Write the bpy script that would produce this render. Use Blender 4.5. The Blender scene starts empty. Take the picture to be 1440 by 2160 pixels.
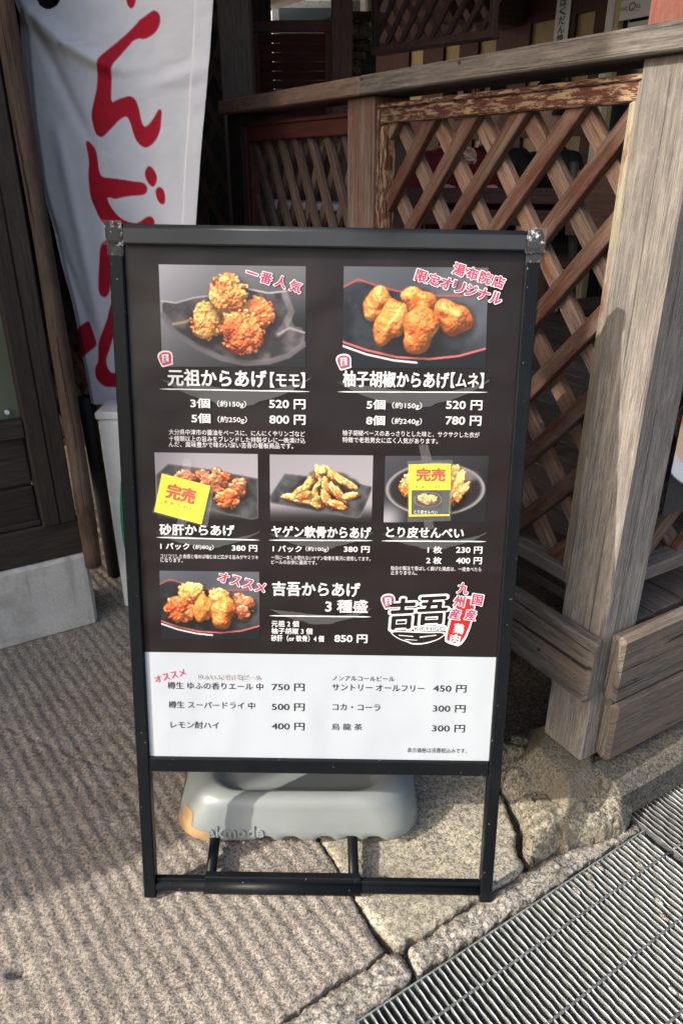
import bpy, bmesh, math, random
import numpy as np
from mathutils import Vector, Matrix
rnd = random.Random(7); rng = np.random.default_rng(7)
sc = bpy.context.scene
COL = sc.collection
R = math.radians

# ------------------------------------------------------------------ camera, sky, sun, exposure
F_PX = 1560.0; PITCH = math.atan(F_PX/3334.0); CAM_H = 1.21
cam = bpy.data.cameras.new('camera'); cam_o = bpy.data.objects.new('camera', cam); COL.objects.link(cam_o)
cam.sensor_fit = 'VERTICAL'; cam.sensor_height = 24.0; cam.lens = F_PX/2160*24.0
cam.clip_start = 0.02; cam.clip_end = 500
cam_o.location = (0, 0, CAM_H); cam_o.rotation_euler = (math.pi/2-PITCH, 0, 0)
sc.camera = cam_o
SUN_AZ = R(27.5); SUN_EL = R(34)          # light travels towards (cos az, sin az)
to_sun = Vector((-math.cos(SUN_EL)*math.cos(SUN_AZ), -math.cos(SUN_EL)*math.sin(SUN_AZ), math.sin(SUN_EL)))
w = bpy.data.worlds.new('World'); sc.world = w; w.use_nodes = True
nt = w.node_tree
sky = nt.nodes.new('ShaderNodeTexSky'); sky.sky_type = 'NISHITA'; sky.sun_disc = False
sky.sun_elevation = SUN_EL; sky.sun_rotation = math.atan2(to_sun.x, to_sun.y)
sky.air_density = 1.0; sky.dust_density = 6.0; sky.ozone_density = 0.6
bg = nt.nodes['Background']; bg.inputs['Strength'].default_value = 0.15
nt.links.new(sky.outputs[0], bg.inputs[0])
sun = bpy.data.lights.new('sun', 'SUN'); sun.energy = 2.5; sun.angle = R(0.5); sun.color = (1, .93, .82)
sun_o = bpy.data.objects.new('sun', sun); COL.objects.link(sun_o)
sun_o.rotation_euler = to_sun.to_track_quat('Z', 'Y').to_euler()
sc.view_settings.view_transform = 'Standard'; sc.view_settings.look = 'None'
sc.view_settings.exposure = 1.14; sc.view_settings.gamma = 1

# ------------------------------------------------------------------ frames
CP, SP = math.cos(PITCH), math.sin(PITCH)
def ray(x, y):
    u = (x-720)/F_PX; v = -(y-1080)/F_PX
    return Vector((u, CP+v*SP, -SP+v*CP))
def at(x, y, Y):                                    # a point at distance Y in front of the viewpoint
    r = ray(x, y); return Vector((0, 0, CAM_H))+r*(Y/r.y)
Z3 = Vector((0, 0, 1))
P0 = Vector((.492, 1.165, 0)); D1 = Vector((-.512, .859, 0)); D2 = Vector((.859, .512, 0))
N1 = Vector((-.859, -.512, 0)); N2 = Vector((.512, -.859, 0))
def F1(a, z, off=0): return P0+D1*a+N1*off+Z3*z     # left (passage) side of the deck
def F2(b, z, off=0): return P0+D2*b+N2*off+Z3*z     # street side of the deck
W0 = Vector((-.705, 1.826, 0))
def FW(s, z, off=0): return W0+D2*s+N2*off+Z3*z     # front of the left building
LEAN = R(11.3); ROLL = .0165
SO = Vector((-.0427, .9155, .004))
_e2 = Vector((0, math.sin(LEAN), math.cos(LEAN))); _e1 = Vector((1, 0, 0))
SS = (_e1-_e2*ROLL).normalized(); SV = (_e2+_e1*ROLL).normalized(); SN = Vector((0, -math.cos(LEAN), math.sin(LEAN)))
def SG(s, v, o=0): return SO+SS*s+SV*v+SN*o         # the sign board
def sp(x, y):                                       # print layout unit -> board coordinates
    r = ray(x, y); t = (SO-Vector((0, 0, CAM_H))).dot(SN)/r.dot(SN)
    p = Vector((0, 0, CAM_H))+r*t-SO
    return (p.dot(SS), p.dot(SV))

# ------------------------------------------------------------------ materials
def srgb(c): return tuple(((v/255)/12.92 if v/255 <= .04045 else ((v/255+.055)/1.055)**2.4) for v in c)
class NT:
    def __init__(s, name):
        s.m = bpy.data.materials.new(name); s.m.use_nodes = True; s.t = s.m.node_tree
        s.b = s.t.nodes['Principled BSDF']
    def n(s, typ, ins=None, **kw):
        n = s.t.nodes.new(typ)
        for k, v in kw.items(): setattr(n, k, v)
        for k, v in (ins or {}).items():
            if isinstance(v, bpy.types.NodeSocket): s.t.links.new(v, n.inputs[k])
            else: n.inputs[k].default_value = v
        return n
    def lk(s, a, b): s.t.links.new(a, b)
    def coord(s, uv=False, scale=(1, 1, 1), rot=(0, 0, 0)):
        if uv: c = s.n('ShaderNodeUVMap').outputs[0]
        else: c = s.n('ShaderNodeTexCoord').outputs['Object']
        mp = s.n('ShaderNodeMapping', {'Vector': c}); mp.inputs['Scale'].default_value = scale; mp.inputs['Rotation'].default_value = rot
        return mp.outputs[0]
    def noise(s, co, scale, detail=5, rough=.6, dist=0):
        return s.n('ShaderNodeTexNoise', {'Vector': co, 'Scale': scale, 'Detail': detail, 'Roughness': rough, 'Distortion': dist}).outputs[0]
    def ramp(s, fac, stops):
        r = s.n('ShaderNodeValToRGB', {'Fac': fac}); e = r.color_ramp.elements
        while len(e) < len(stops): e.new(.5)
        for i, (p, c) in enumerate(stops):
            e[i].position = p; e[i].color = (*c, 1) if len(c) == 3 else c
        return r.outputs[0]
    def step(s, fac, a, b): return s.ramp(fac, [(a, (0, 0, 0)), (b, (1, 1, 1))])
    def mix(s, fac, a, b, mode='MIX'):
        n = s.n('ShaderNodeMix', data_type='RGBA', blend_type=mode)
        for i, v in ((0, fac), (6, a), (7, b)):
            if isinstance(v, bpy.types.NodeSocket): s.lk(v, n.inputs[i])
            else: n.inputs[i].default_value = (*v, 1) if isinstance(v, tuple) and len(v) == 3 else v
        return n.outputs[2]
    def math(s, op, a, b=0.):
        n = s.n('ShaderNodeMath', operation=op)
        for i, v in ((0, a), (1, b)):
            if isinstance(v, bpy.types.NodeSocket): s.lk(v, n.inputs[i])
            else: n.inputs[i].default_value = v
        return n.outputs[0]
    def bump(s, h, strength, dist, prev=None):
        n = s.n('ShaderNodeBump', {'Height': h, 'Strength': strength, 'Distance': dist})
        if prev is not None: s.lk(prev, n.inputs['Normal'])
        return n.outputs[0]
    def out(s, col=None, rough=.5, normal=None, metal=0., spec=None):
        if col is not None:
            if isinstance(col, bpy.types.NodeSocket): s.lk(col, s.b.inputs['Base Color'])
            else: s.b.inputs['Base Color'].default_value = (*col, 1)
        if isinstance(rough, bpy.types.NodeSocket): s.lk(rough, s.b.inputs['Roughness'])
        else: s.b.inputs['Roughness'].default_value = rough
        s.b.inputs['Metallic'].default_value = metal
        if spec is not None: s.b.inputs['Specular IOR Level'].default_value = spec
        if normal is not None: s.lk(normal, s.b.inputs['Normal'])
        return s.m
MAT = {}
def plain(name, col, rough=.5, metal=0., var=.15, scale=30, bump=.0, spec=None):
    m = NT(name); co = m.coord()
    f = m.noise(co, scale, 4)
    c = m.ramp(f, [(.3, tuple(v*(1-var) for v in col)), (.7, tuple(min(1, v*(1+var)) for v in col))])
    nrm = m.bump(f, bump, .002) if bump else None
    MAT[name] = m.out(c, rough, nrm, metal, spec); return MAT[name]
def wood(name, dark, light, patch=None, pa=.5, paint=None, paint_lo=.5, paint_hi=.6, pscale=6, rough=.8, cracks=.6, bump=.6):
    m = NT(name)
    g1 = m.noise(m.coord(True, (6, 120, 1)), 1.0, 6, .7, .4)
    g2 = m.noise(m.coord(True, (22, 330, 1)), 1.0, 3, .65)
    big = m.noise(m.coord(True, (3.2, 14, 1)), 1.0, 6, .62, .5)
    blo = m.noise(m.coord(True, (14, 45, 1)), 1.0, 6, .7, .6)
    crk = m.noise(m.coord(True, (2.2, 95, 1)), 1.0, 3, .55, .8)
    sp_ = m.noise(m.coord(True, (90, 300, 1)), 1.0, 3, .7)
    g = m.math('ADD', m.math('MULTIPLY', g1, .6), m.math('MULTIPLY', g2, .4))
    mid = tuple((a+b)/2 for a, b in zip(dark, light))
    c = m.ramp(g, [(.39, dark), (.49, mid), (.58, light)])
    if patch: c = m.mix(m.math('MULTIPLY', m.step(big, .40, .62), pa), c, patch)
    c = m.mix(m.math('MULTIPLY', m.step(blo, .50, .68), .45), c, tuple(v*.62 for v in mid))
    c = m.mix(m.math('MULTIPLY', m.step(blo, .46, .32), .30) if False else m.math('MULTIPLY', m.math('SUBTRACT', 1.0, m.step(blo, .32, .46)), .35), c, tuple(min(1, v*1.25) for v in light))
    hair = m.math('SUBTRACT', 1.0, m.step(crk, .325, .36))
    c = m.mix(m.math('MULTIPLY', hair, cracks), c, tuple(v*.22 for v in dark))
    c = m.mix(m.math('MULTIPLY', m.step(sp_, .60, .72), .4), c, tuple(min(1, v*1.5) for v in light))
    h = m.math('SUBTRACT', g, m.math('MULTIPLY', hair, .5))
    if paint:
        pn = m.noise(m.coord(True, (pscale, pscale*5, 1)), 1.0, 9, .72)
        pm = m.step(pn, paint_lo, paint_hi)
        pc = m.ramp(m.noise(m.coord(True, (8, 60, 1)), 1.0, 4), [(.3, tuple(v*.65 for v in paint)), (.7, paint)])
        c = m.mix(pm, c, pc)
        h = m.math('ADD', h, m.math('MULTIPLY', pm, .35))
    tone = m.noise(m.coord(True, (.8, 2.5, 1)), 1.0, 1, .5)
    c = m.mix(1.0, c, m.ramp(tone, [(.3, (.68,)*3), (.7, (1.22,)*3)]), 'MULTIPLY')
    nrm = m.bump(h, bump, .003)
    MAT[name] = m.out(c, rough, nrm, 0, .3); return MAT[name]

wood('grey_wood', (.095, .086, .079), (.30, .275, .245), patch=(.17, .155, .147), pa=.55)
wood('rail_wood', (.065, .059, .055), (.195, .175, .157), patch=(.12, .098, .088), pa=.6)
wood('skirt_wood', (.050, .043, .039), (.175, .152, .135), patch=(.165, .12, .085), pa=.6, cracks=.9, bump=1)
wood('lattice_wood', (.072, .042, .031), (.175, .11, .08), patch=(.18, .135, .105), pa=.5, paint=(.125, .048, .032), paint_lo=.44, paint_hi=.58)
wood('lattice_back', (.10, .070, .055), (.255, .195, .155), patch=(.21, .10, .06), pa=.7, paint=(.20, .08, .045), paint_lo=.54, paint_hi=.64)
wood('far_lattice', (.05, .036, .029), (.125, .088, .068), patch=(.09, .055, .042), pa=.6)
wood('lattice_dim', (.085, .06, .048), (.19, .135, .105), patch=(.17, .09, .068), pa=.6)
wood('peeling_red', (.17, .105, .065), (.46, .35, .23), patch=(.30, .20, .12), pa=.7, paint=(.105, .036, .025), paint_lo=.46, paint_hi=.51, pscale=24)
wood('frame_pale', (.13, .11, .085), (.32, .285, .225), patch=(.20, .175, .12), pa=.6, paint=(.19, .06, .04), paint_lo=.56, paint_hi=.66)
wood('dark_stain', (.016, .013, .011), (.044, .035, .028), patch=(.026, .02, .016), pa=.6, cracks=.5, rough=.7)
wood('log_wood', (.035, .022, .016), (.11, .07, .05), patch=(.15, .11, .085), pa=.6, cracks=.9, rough=.8, bump=1)
wood('interior_brown', (.040, .024, .021), (.095, .055, .046), patch=(.06, .036, .03), pa=.5, cracks=.3, bump=.3)
wood('red_brown', (.048, .014, .0115), (.078, .024, .019), patch=(.06, .018, .014), pa=.5, cracks=.15, bump=.2, rough=.6)
wood('red_pillar', (.12, .042, .032), (.18, .065, .05), patch=(.16, .075, .058), pa=.5, paint=(.5, .36, .3), paint_lo=.66, paint_hi=.72, cracks=.2, bump=.3)
wood('deck_board', (.05, .042, .038), (.13, .11, .098), patch=(.10, .085, .075), pa=.5)
plain('cream_plaster', (.42, .33, .19), .85, var=.10, scale=25, bump=.2)
plain('cream_paint', (.52, .46, .24), .5, var=.06)
plain('white_paint', (.72, .72, .70), .45, var=.05)
plain('dark_window', (.02, .028, .035), .08, var=.2, scale=4)
plain('black_gap', (.006, .006, .007), .9)
plain('white_sheet', (.70, .71, .73), .45, var=.02, scale=8)
plain('ink', (.012, .012, .014), .5)
plain('print_white', (.66, .66, .67), .4, var=.02)
plain('print_pink', (.52, .03, .10), .4, var=.05)
plain('print_red', (.70, .01, .012), .4, var=.05)
plain('print_line', (.8, .8, .82), .4, var=.02)
plain('card_yellow', (.80, .66, .0), .35, var=.04)
plain('card_dark', (.03, .035, .035), .4)
plain('card_red', (.50, .02, .004), .4, var=.05)
plain('steel_pipe', (.6, .62, .62), .35, .0, var=.06)
plain('black_rubber', (.012, .013, .014), .6)
plain('green_plastic', (.012, .16, .095), .35, var=.1, scale=8)
plain('moss', (.035, .09, .018), .9, var=.6, scale=120, bump=.6)
plain('skin', (.52, .30, .22), .5, var=.06)
plain('stone_dark', (.05, .045, .04), .9, var=.5, scale=18, bump=.5)
plain('navy_vinyl', (.008, .012, .022), .35, var=.2, scale=6)
plain('nail_rust', (.05, .03, .02), .8)
plain('green_glass', (.10, .12, .085), .25, var=.2, scale=3, spec=.5)

m = NT('black_aluminium'); co = m.coord()
sc1 = m.step(m.noise(m.coord(False, (30, 300, 40)), 1, 4, .7), .70, .73)
sc2 = m.step(m.noise(co, 160, 2, .5), .73, .76)
scr = m.math('MAXIMUM', m.math('MULTIPLY', sc1, .12), m.math('MULTIPLY', sc2, .5))
c = m.mix(scr, (.005, .0065, .0085), (.5, .5, .5))
dust = m.noise(co, 9, 5)
MAT['black_aluminium'] = m.out(m.mix(m.math('MULTIPLY', m.step(dust, .5, .8), .04), c, (.10, .10, .10)), m.ramp(dust, [(.3, (.34,)*3), (.7, (.50,)*3)]), None, 0, .16)

plain('skylit_satin_black', (.022, .026, .030), .42, var=.1, spec=.4)  # satin black with the skylight on the top bar lifted into its base colour
m = NT('poster_vinyl'); co = m.coord()
wv = m.noise(m.coord(False, (2.2, 1.2, 3.5)), 2.0, 2, .5)
MAT['poster_vinyl'] = m.out((.0125, .0090, .0097), .40, m.bump(wv, .5, .03), 0, .33)
m = NT('drinks_paper'); co = m.coord()
wv = m.noise(m.coord(False, (5, 2, 3)), 1.4, 2, .5)
MAT['drinks_paper'] = m.out((.405, .445, .495), .42, m.bump(wv, .35, .03), 0, .4)

m = NT('printed_picture'); a = m.n('ShaderNodeVertexColor', layer_name='Col')
MAT['printed_picture'] = m.out(a.outputs[0], .35)
m = NT('brush_grey')
MAT['brush_grey'] = m.out((.060, .062, .064), .4)

m = NT('clear_film')
m.b.inputs['Base Color'].default_value = (.9, .92, .92, 1); m.b.inputs['Alpha'].default_value = .035; m.b.inputs['Roughness'].default_value = .12
MAT['clear_film'] = m.m
m = NT('clear_tape'); f = m.noise(m.coord(), 90, 6, .7)
m.b.inputs['Base Color'].default_value = (.75, .77, .78, 1); m.b.inputs['Roughness'].default_value = .2
m.lk(m.ramp(f, [(.56, (.02,)*3), (.69, (.55,)*3)]), m.b.inputs['Alpha']); m.lk(m.bump(f, .6, .002), m.b.inputs['Normal'])
MAT['clear_tape'] = m.m

m = NT('grey_plastic'); co = m.coord(); f = m.noise(co, 7, 4); f2 = m.noise(co, 200, 2)
MAT['grey_plastic'] = m.out(m.ramp(f, [(.3, (.205, .228, .230)), (.7, (.25, .275, .273))]), .36, m.bump(f2, .05, .001), 0, .5)
m = NT('tan_tape'); f = m.noise(m.coord(), 40, 5)
MAT['tan_tape'] = m.out(m.ramp(f, [(.3, (.36, .225, .10)), (.7, (.47, .305, .15))]), .4, m.bump(f, .4, .003))

m = NT('banner_cloth'); a = m.n('ShaderNodeVertexColor', layer_name='Col'); co = m.coord()
st = m.step(m.noise(co, 30, 6, .7), .62, .80); wv = m.noise(co, 900, 2)
MAT['banner_cloth'] = m.out(m.mix(m.math('MULTIPLY', st, .12), a.outputs[0], (.25, .23, .22)), .7, m.bump(wv, .05, .0005), 0, .2)

def stone_mat(name, lo, hi, lo2, hi2, fine=150, stain=None, rough=.92, bump=1.0, spots=0., spot_c=(.55, .54, .52), streak=0., soft=False):
    m = NT(name); co = m.coord()
    a = m.noise(co, fine, 6, .75); b = m.noise(co, 14, 5, .6); d = m.noise(co, 3.2, 4, .6); e = m.noise(co, fine*2.6, 3, .6)
    f = m.math('ADD', m.math('MULTIPLY', a, .6), m.math('MULTIPLY', e, .4))
    c1 = m.ramp(f, [(.36, lo), (.64, hi)]) if soft else m.ramp(f, [(.42, tuple(v*.6 for v in lo)), (.50, tuple((p+q)/2 for p, q in zip(lo, hi))), (.57, tuple(min(1, v*1.15) for v in hi))])
    c2 = m.ramp(f, [(.36, lo2), (.64, hi2)]) if soft else m.ramp(f, [(.42, tuple(v*.6 for v in lo2)), (.575, tuple(min(1, v*1.1) for v in hi2))])
    gr = m.step(m.noise(co, fine*.55, 2, .5), .60, .68)
    c = m.mix(m.step(b, .40, .64), c1, c2)
    c = m.mix(m.math('MULTIPLY', gr, .08 if soft else .45), c, tuple(v*.45 for v in lo2))
    c = m.mix(m.math('MULTIPLY', m.step(d, .45, .7), .3), c, tuple(v*.55 for v in lo2))
    if stain: c = m.mix(m.math('MULTIPLY', m.step(m.noise(co, 6, 5, .65), .5, .66), .5), c, stain)
    if streak:
        sk = m.noise(m.coord(False, (26, 26, 2.2)), 1.0, 5, .65)
        c = m.mix(m.math('MULTIPLY', m.step(sk, .5, .66), streak), c, tuple(v*.55 for v in lo2))
    if spots:
        v = m.n('ShaderNodeTexVoronoi', {'Vector': co, 'Scale': 65.}); vv = m.math('SUBTRACT', 1.0, v.outputs[0])
        ms = m.math('MULTIPLY', m.step(vv, .62, .74), m.step(m.noise(co, 30, 2), .5, .58))
        c = m.mix(m.math('MULTIPLY', ms, spots), c, spot_c)
    h = m.math('ADD', m.math('MULTIPLY', f, .7), m.math('MULTIPLY', b, .6))
    MAT[name] = m.out(c, rough, m.bump(h, bump, .008), 0, .25); return MAT[name]
stone_mat('combed_stone', (.17, .148, .128), (.48, .435, .375), (.145, .126, .11), (.42, .378, .325), 190)
stone_mat('flag_stone', (.25, .228, .178), (.46, .43, .345), (.19, .174, .14), (.40, .37, .295), 120, stain=(.20, .18, .13), bump=.6)
stone_mat('kerb_stone', (.15, .14, .12), (.44, .42, .37), (.11, .10, .085), (.36, .33, .28), 110, spots=.7, bump=1.0)
stone_mat('rough_rock', (.14, .128, .10), (.40, .375, .30), (.105, .095, .07), (.32, .295, .225), 110, stain=(.22, .185, .12), spots=.5, spot_c=(.5, .48, .38), bump=1.2)
stone_mat('footing_concrete', (.17, .15, .11), (.34, .31, .235), (.13, .115, .085), (.28, .25, .19), 190, bump=.9, stain=(.20, .18, .12))
stone_mat('plinth_concrete', (.48, .485, .47), (.66, .665, .645), (.43, .435, .42), (.61, .615, .60), 140, stain=(.22, .215, .19), bump=.35, streak=.6, soft=True)
stone_mat('dark_concrete', (.085, .08, .068), (.19, .18, .15), (.06, .057, .048), (.15, .14, .118), 140, bump=.6)  # shade on the strip below the skirt boards is put into this base colour
stone_mat('soil', (.05, .045, .038), (.13, .115, .095), (.035, .03, .026), (.09, .08, .07), 120)
stone_mat('wall_stone', (.09, .075, .055), (.20, .17, .13), (.06, .05, .038), (.15, .125, .095), 40, bump=1)

m = NT('galvanised'); co = m.coord(); f = m.noise(co, 60, 4, .6)
MAT['galvanised'] = m.out(m.ramp(f, [(.3, (.17, .188, .19)), (.7, (.33, .352, .35))]), m.ramp(f, [(.3, (.30,)*3), (.7, (.48,)*3)]), m.bump(f, .3, .001), .35)
m = NT('worn_steel'); co = m.coord(); f = m.noise(co, 70, 4, .6)
MAT['worn_steel'] = m.out(m.ramp(f, [(.3, (.10, .105, .11)), (.7, (.22, .23, .24))]), .5, m.bump(f, .3, .001), .5)
m = NT('figure'); a = m.n('ShaderNodeVertexColor', layer_name='Col')
MAT['figure'] = m.out(a.outputs[0], .75)

# ------------------------------------------------------------------ mesh builder
class MB:
    def __init__(s): s.v = []; s.f = []; s.uv = []; s.mi = []; s.sm = []
    def face(s, idx, uv=None, mi=0, smooth=False):
        s.f.append(tuple(idx)); s.uv.append(uv or [(0, 0)]*len(idx)); s.mi.append(mi); s.sm.append(smooth)
    def beam(s, p0, p1, side, w, h, ch=.002, mi=0, off=(0, 0)):
        """box from p0 to p1; w along side, h along the third axis; chamfered edges"""
        p0 = Vector(p0); p1 = Vector(p1); ax = (p1-p0); L = ax.length; ax.normalize()
        sd = (Vector(side)-ax*Vector(side).dot(ax)).normalized(); up = ax.cross(sd)
        hw, hh = w/2, h/2; c = min(ch, hw*.45, hh*.45)
        prof = [(-hw+c, -hh), (hw-c, -hh), (hw, -hh+c), (hw, hh-c), (hw-c, hh), (-hw+c, hh), (-hw, hh-c), (-hw, -hh+c)]
        ru, rv = rnd.random()*40, rnd.random()*40
        per = [0]
        for i in range(8):
            a, b = prof[i], prof[(i+1) % 8]; per.append(per[-1]+math.hypot(a[0]-b[0], a[1]-b[1]))
        b0 = len(s.v)
        rings = [(0, .82 if c else 1), (c, 1), (L-c, 1), (L, .82 if c else 1)] if c and L > 4*c else [(0, 1), (L, 1)]
        for t, k in rings:
            for (x, y) in prof:
                kx = 1 if k == 1 else (abs(x)-c)/max(abs(x), 1e-6) if abs(x) > c else 1
                ky = 1 if k == 1 else (abs(y)-c)/max(abs(y), 1e-6) if abs(y) > c else 1
                s.v.append(p0+ax*t+sd*(x*kx)+up*(y*ky))
        for r in range(len(rings)-1):
            for i in range(8):
                j = (i+1) % 8
                s.face([b0+r*8+i, b0+r*8+j, b0+(r+1)*8+j, b0+(r+1)*8+i],
                       [(ru+rings[r][0], rv+per[i]), (ru+rings[r][0], rv+per[i+1]), (ru+rings[r+1][0], rv+per[i+1]), (ru+rings[r+1][0], rv+per[i])], mi)
        e = b0+(len(rings)-1)*8
        s.face([b0+i for i in range(7, -1, -1)], [(ru+prof[i][0], rv+prof[i][1]) for i in range(7, -1, -1)], mi)
        s.face([e+i for i in range(8)], [(ru+prof[i][0], rv+prof[i][1]) for i in range(8)], mi)
        return s
    def tube(s, pts, r, n=12, mi=0, caps=True, smooth=True):
        pts = [Vector(p) for p in pts]; rs = r if isinstance(r, (list, tuple)) else [r]*len(pts)
        b0 = len(s.v); ru, rv = rnd.random()*40, rnd.random()*40; L = 0
        ref = Vector((0, 0, 1)) if abs((pts[1]-pts[0]).normalized().z) < .9 else Vector((1, 0, 0))
        Ls = []
        for k, p in enumerate(pts):
            t = (pts[min(k+1, len(pts)-1)]-pts[max(k-1, 0)]).normalized()
            a = t.cross(ref).normalized(); b = t.cross(a)
            if k: L += (p-pts[k-1]).length
            Ls.append(L)
            for i in range(n):
                th = 2*math.pi*i/n; s.v.append(p+a*math.cos(th)*rs[k]+b*math.sin(th)*rs[k])
        for k in range(len(pts)-1):
            for i in range(n):
                j = (i+1) % n; q = 2*math.pi*rs[k]/n
                s.face([b0+k*n+i, b0+(k+1)*n+i, b0+(k+1)*n+j, b0+k*n+j], [(ru+Ls[k], rv+i*q), (ru+Ls[k+1], rv+i*q), (ru+Ls[k+1], rv+(i+1)*q), (ru+Ls[k], rv+(i+1)*q)], mi, smooth)
        if caps:
            s.face([b0+i for i in range(n)], None, mi); e = b0+(len(pts)-1)*n
            s.face([e+i for i in range(n-1, -1, -1)], None, mi)
        return s
    def poly(s, pts, mi=0):
        b0 = len(s.v); s.v += [Vector(p) for p in pts]
        s.face(range(b0, b0+len(pts)), [(p[0], p[2]) for p in pts], mi); return s
    def plate(s, pts, thick, nrm, mi=0):
        """flat outline with thickness behind it"""
        n = len(pts); b0 = len(s.v); nrm = Vector(nrm).normalized()
        s.v += [Vector(p) for p in pts]+[Vector(p)-nrm*thick for p in pts]
        uvs = [(p[0]+p[1], p[2]) for p in pts]
        s.face(range(b0, b0+n), uvs, mi); s.face([b0+n+i for i in range(n-1, -1, -1)], uvs[::-1], mi)
        for i in range(n):
            j = (i+1) % n; s.face([b0+i, b0+n+i, b0+n+j, b0+j], None, mi)
        return s
    def mesh2d(s, verts, faces, fn, mi=0):
        b0 = len(s.v); s.v += [fn(x, y) for x, y in verts]
        for f in faces: s.face([b0+i for i in f], None, mi)
        return s
    def build(s, name, mats, parent=None, fix=True):
        me = bpy.data.meshes.new(name)
        me.from_pydata([tuple(v) for v in s.v], [], s.f)
        for mm in (mats if isinstance(mats, (list, tuple)) else [mats]): me.materials.append(MAT[mm])
        me.polygons.foreach_set('material_index', s.mi); me.polygons.foreach_set('use_smooth', s.sm)
        ul = me.uv_layers.new(name='UVMap')
        ul.data.foreach_set('uv', [c for f in s.uv for p in f for c in p])
        if fix:
            bm = bmesh.new(); bm.from_mesh(me); bmesh.ops.recalc_face_normals(bm, faces=bm.faces[:]); bm.to_mesh(me); bm.free()
        return link(name, me, parent)
def wmat(o):
    m_ = Matrix.Translation(o.location)
    return m_
def link(name, me, parent=None):
    o = bpy.data.objects.new(name, me); COL.objects.link(o)
    if parent is not None:
        o.parent = parent
        if parent.type == 'EMPTY': o.matrix_parent_inverse = Matrix.Translation(-parent.location)
    return o
def thing(name, label, cat, loc, group=None):
    o = bpy.data.objects.new(name, None); COL.objects.link(o); o.location = loc; o.empty_display_size = .05
    return tag(o, label, cat, group)
def tag(o, label, cat, group=None, kind=None):
    if label: o['label'] = label
    if cat: o['category'] = cat
    if group: o['group'] = group
    if kind: o['kind'] = kind
    return o
def structure(o, label=None, cat=None): o['kind'] = 'structure'; return tag(o, label, cat)

# ------------------------------------------------------------------ numpy helpers
def vnoise(x, y, f, seed):
    """smooth value noise at x, y (arrays), frequency f"""
    r_ = np.random.default_rng(seed); T = r_.random((256, 256))
    X = x*f+37.3; Y = y*f+91.7; xi = np.floor(X).astype(int); yi = np.floor(Y).astype(int)
    fx = X-xi; fy = Y-yi; fx = fx*fx*(3-2*fx); fy = fy*fy*(3-2*fy)
    g = lambda a, b: T[a % 256, b % 256]
    return (g(xi, yi)*(1-fx)+g(xi+1, yi)*fx)*(1-fy)+(g(xi, yi+1)*(1-fx)+g(xi+1, yi+1)*fx)*fy
def fbm(x, y, f, seed, octv=4, gain=.5):
    s_ = 0; a_ = 1; t_ = 0
    for k in range(octv): s_ = s_+a_*vnoise(x, y, f*2**k, seed+k); t_ += a_; a_ *= gain
    return s_/t_
def pip(X, Y, poly):
    ins = np.zeros(X.shape, bool); n = len(poly)
    for i in range(n):
        x1, y1 = poly[i]; x2, y2 = poly[(i+1) % n]
        if y1 == y2: continue
        cnd = ((y1 > Y) != (y2 > Y)) & (X < (x2-x1)*(Y-y1)/(y2-y1)+x1)
        ins ^= cnd
    return ins
def segdist(X, Y, pts, closed=True):
    d = np.full(X.shape, 1e9); n = len(pts)
    for i in range(n if closed else n-1):
        x1, y1 = pts[i]; x2, y2 = pts[(i+1) % n]; L2 = (x2-x1)**2+(y2-y1)**2+1e-12
        t = np.clip(((X-x1)*(x2-x1)+(Y-y1)*(y2-y1))/L2, 0, 1)
        d = np.minimum(d, np.hypot(X-x1-t*(x2-x1), Y-y1-t*(y2-y1)))
    return d
def smooth(pts, it=2, closed=True):
    for _ in range(it):
        q = []
        n = len(pts)
        for i in range(n if closed else n-1):
            a = pts[i]; b = pts[(i+1) % n]
            q.append((a[0]*.75+b[0]*.25, a[1]*.75+b[1]*.25)); q.append((a[0]*.25+b[0]*.75, a[1]*.25+b[1]*.75))
        pts = q
    return pts
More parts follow.
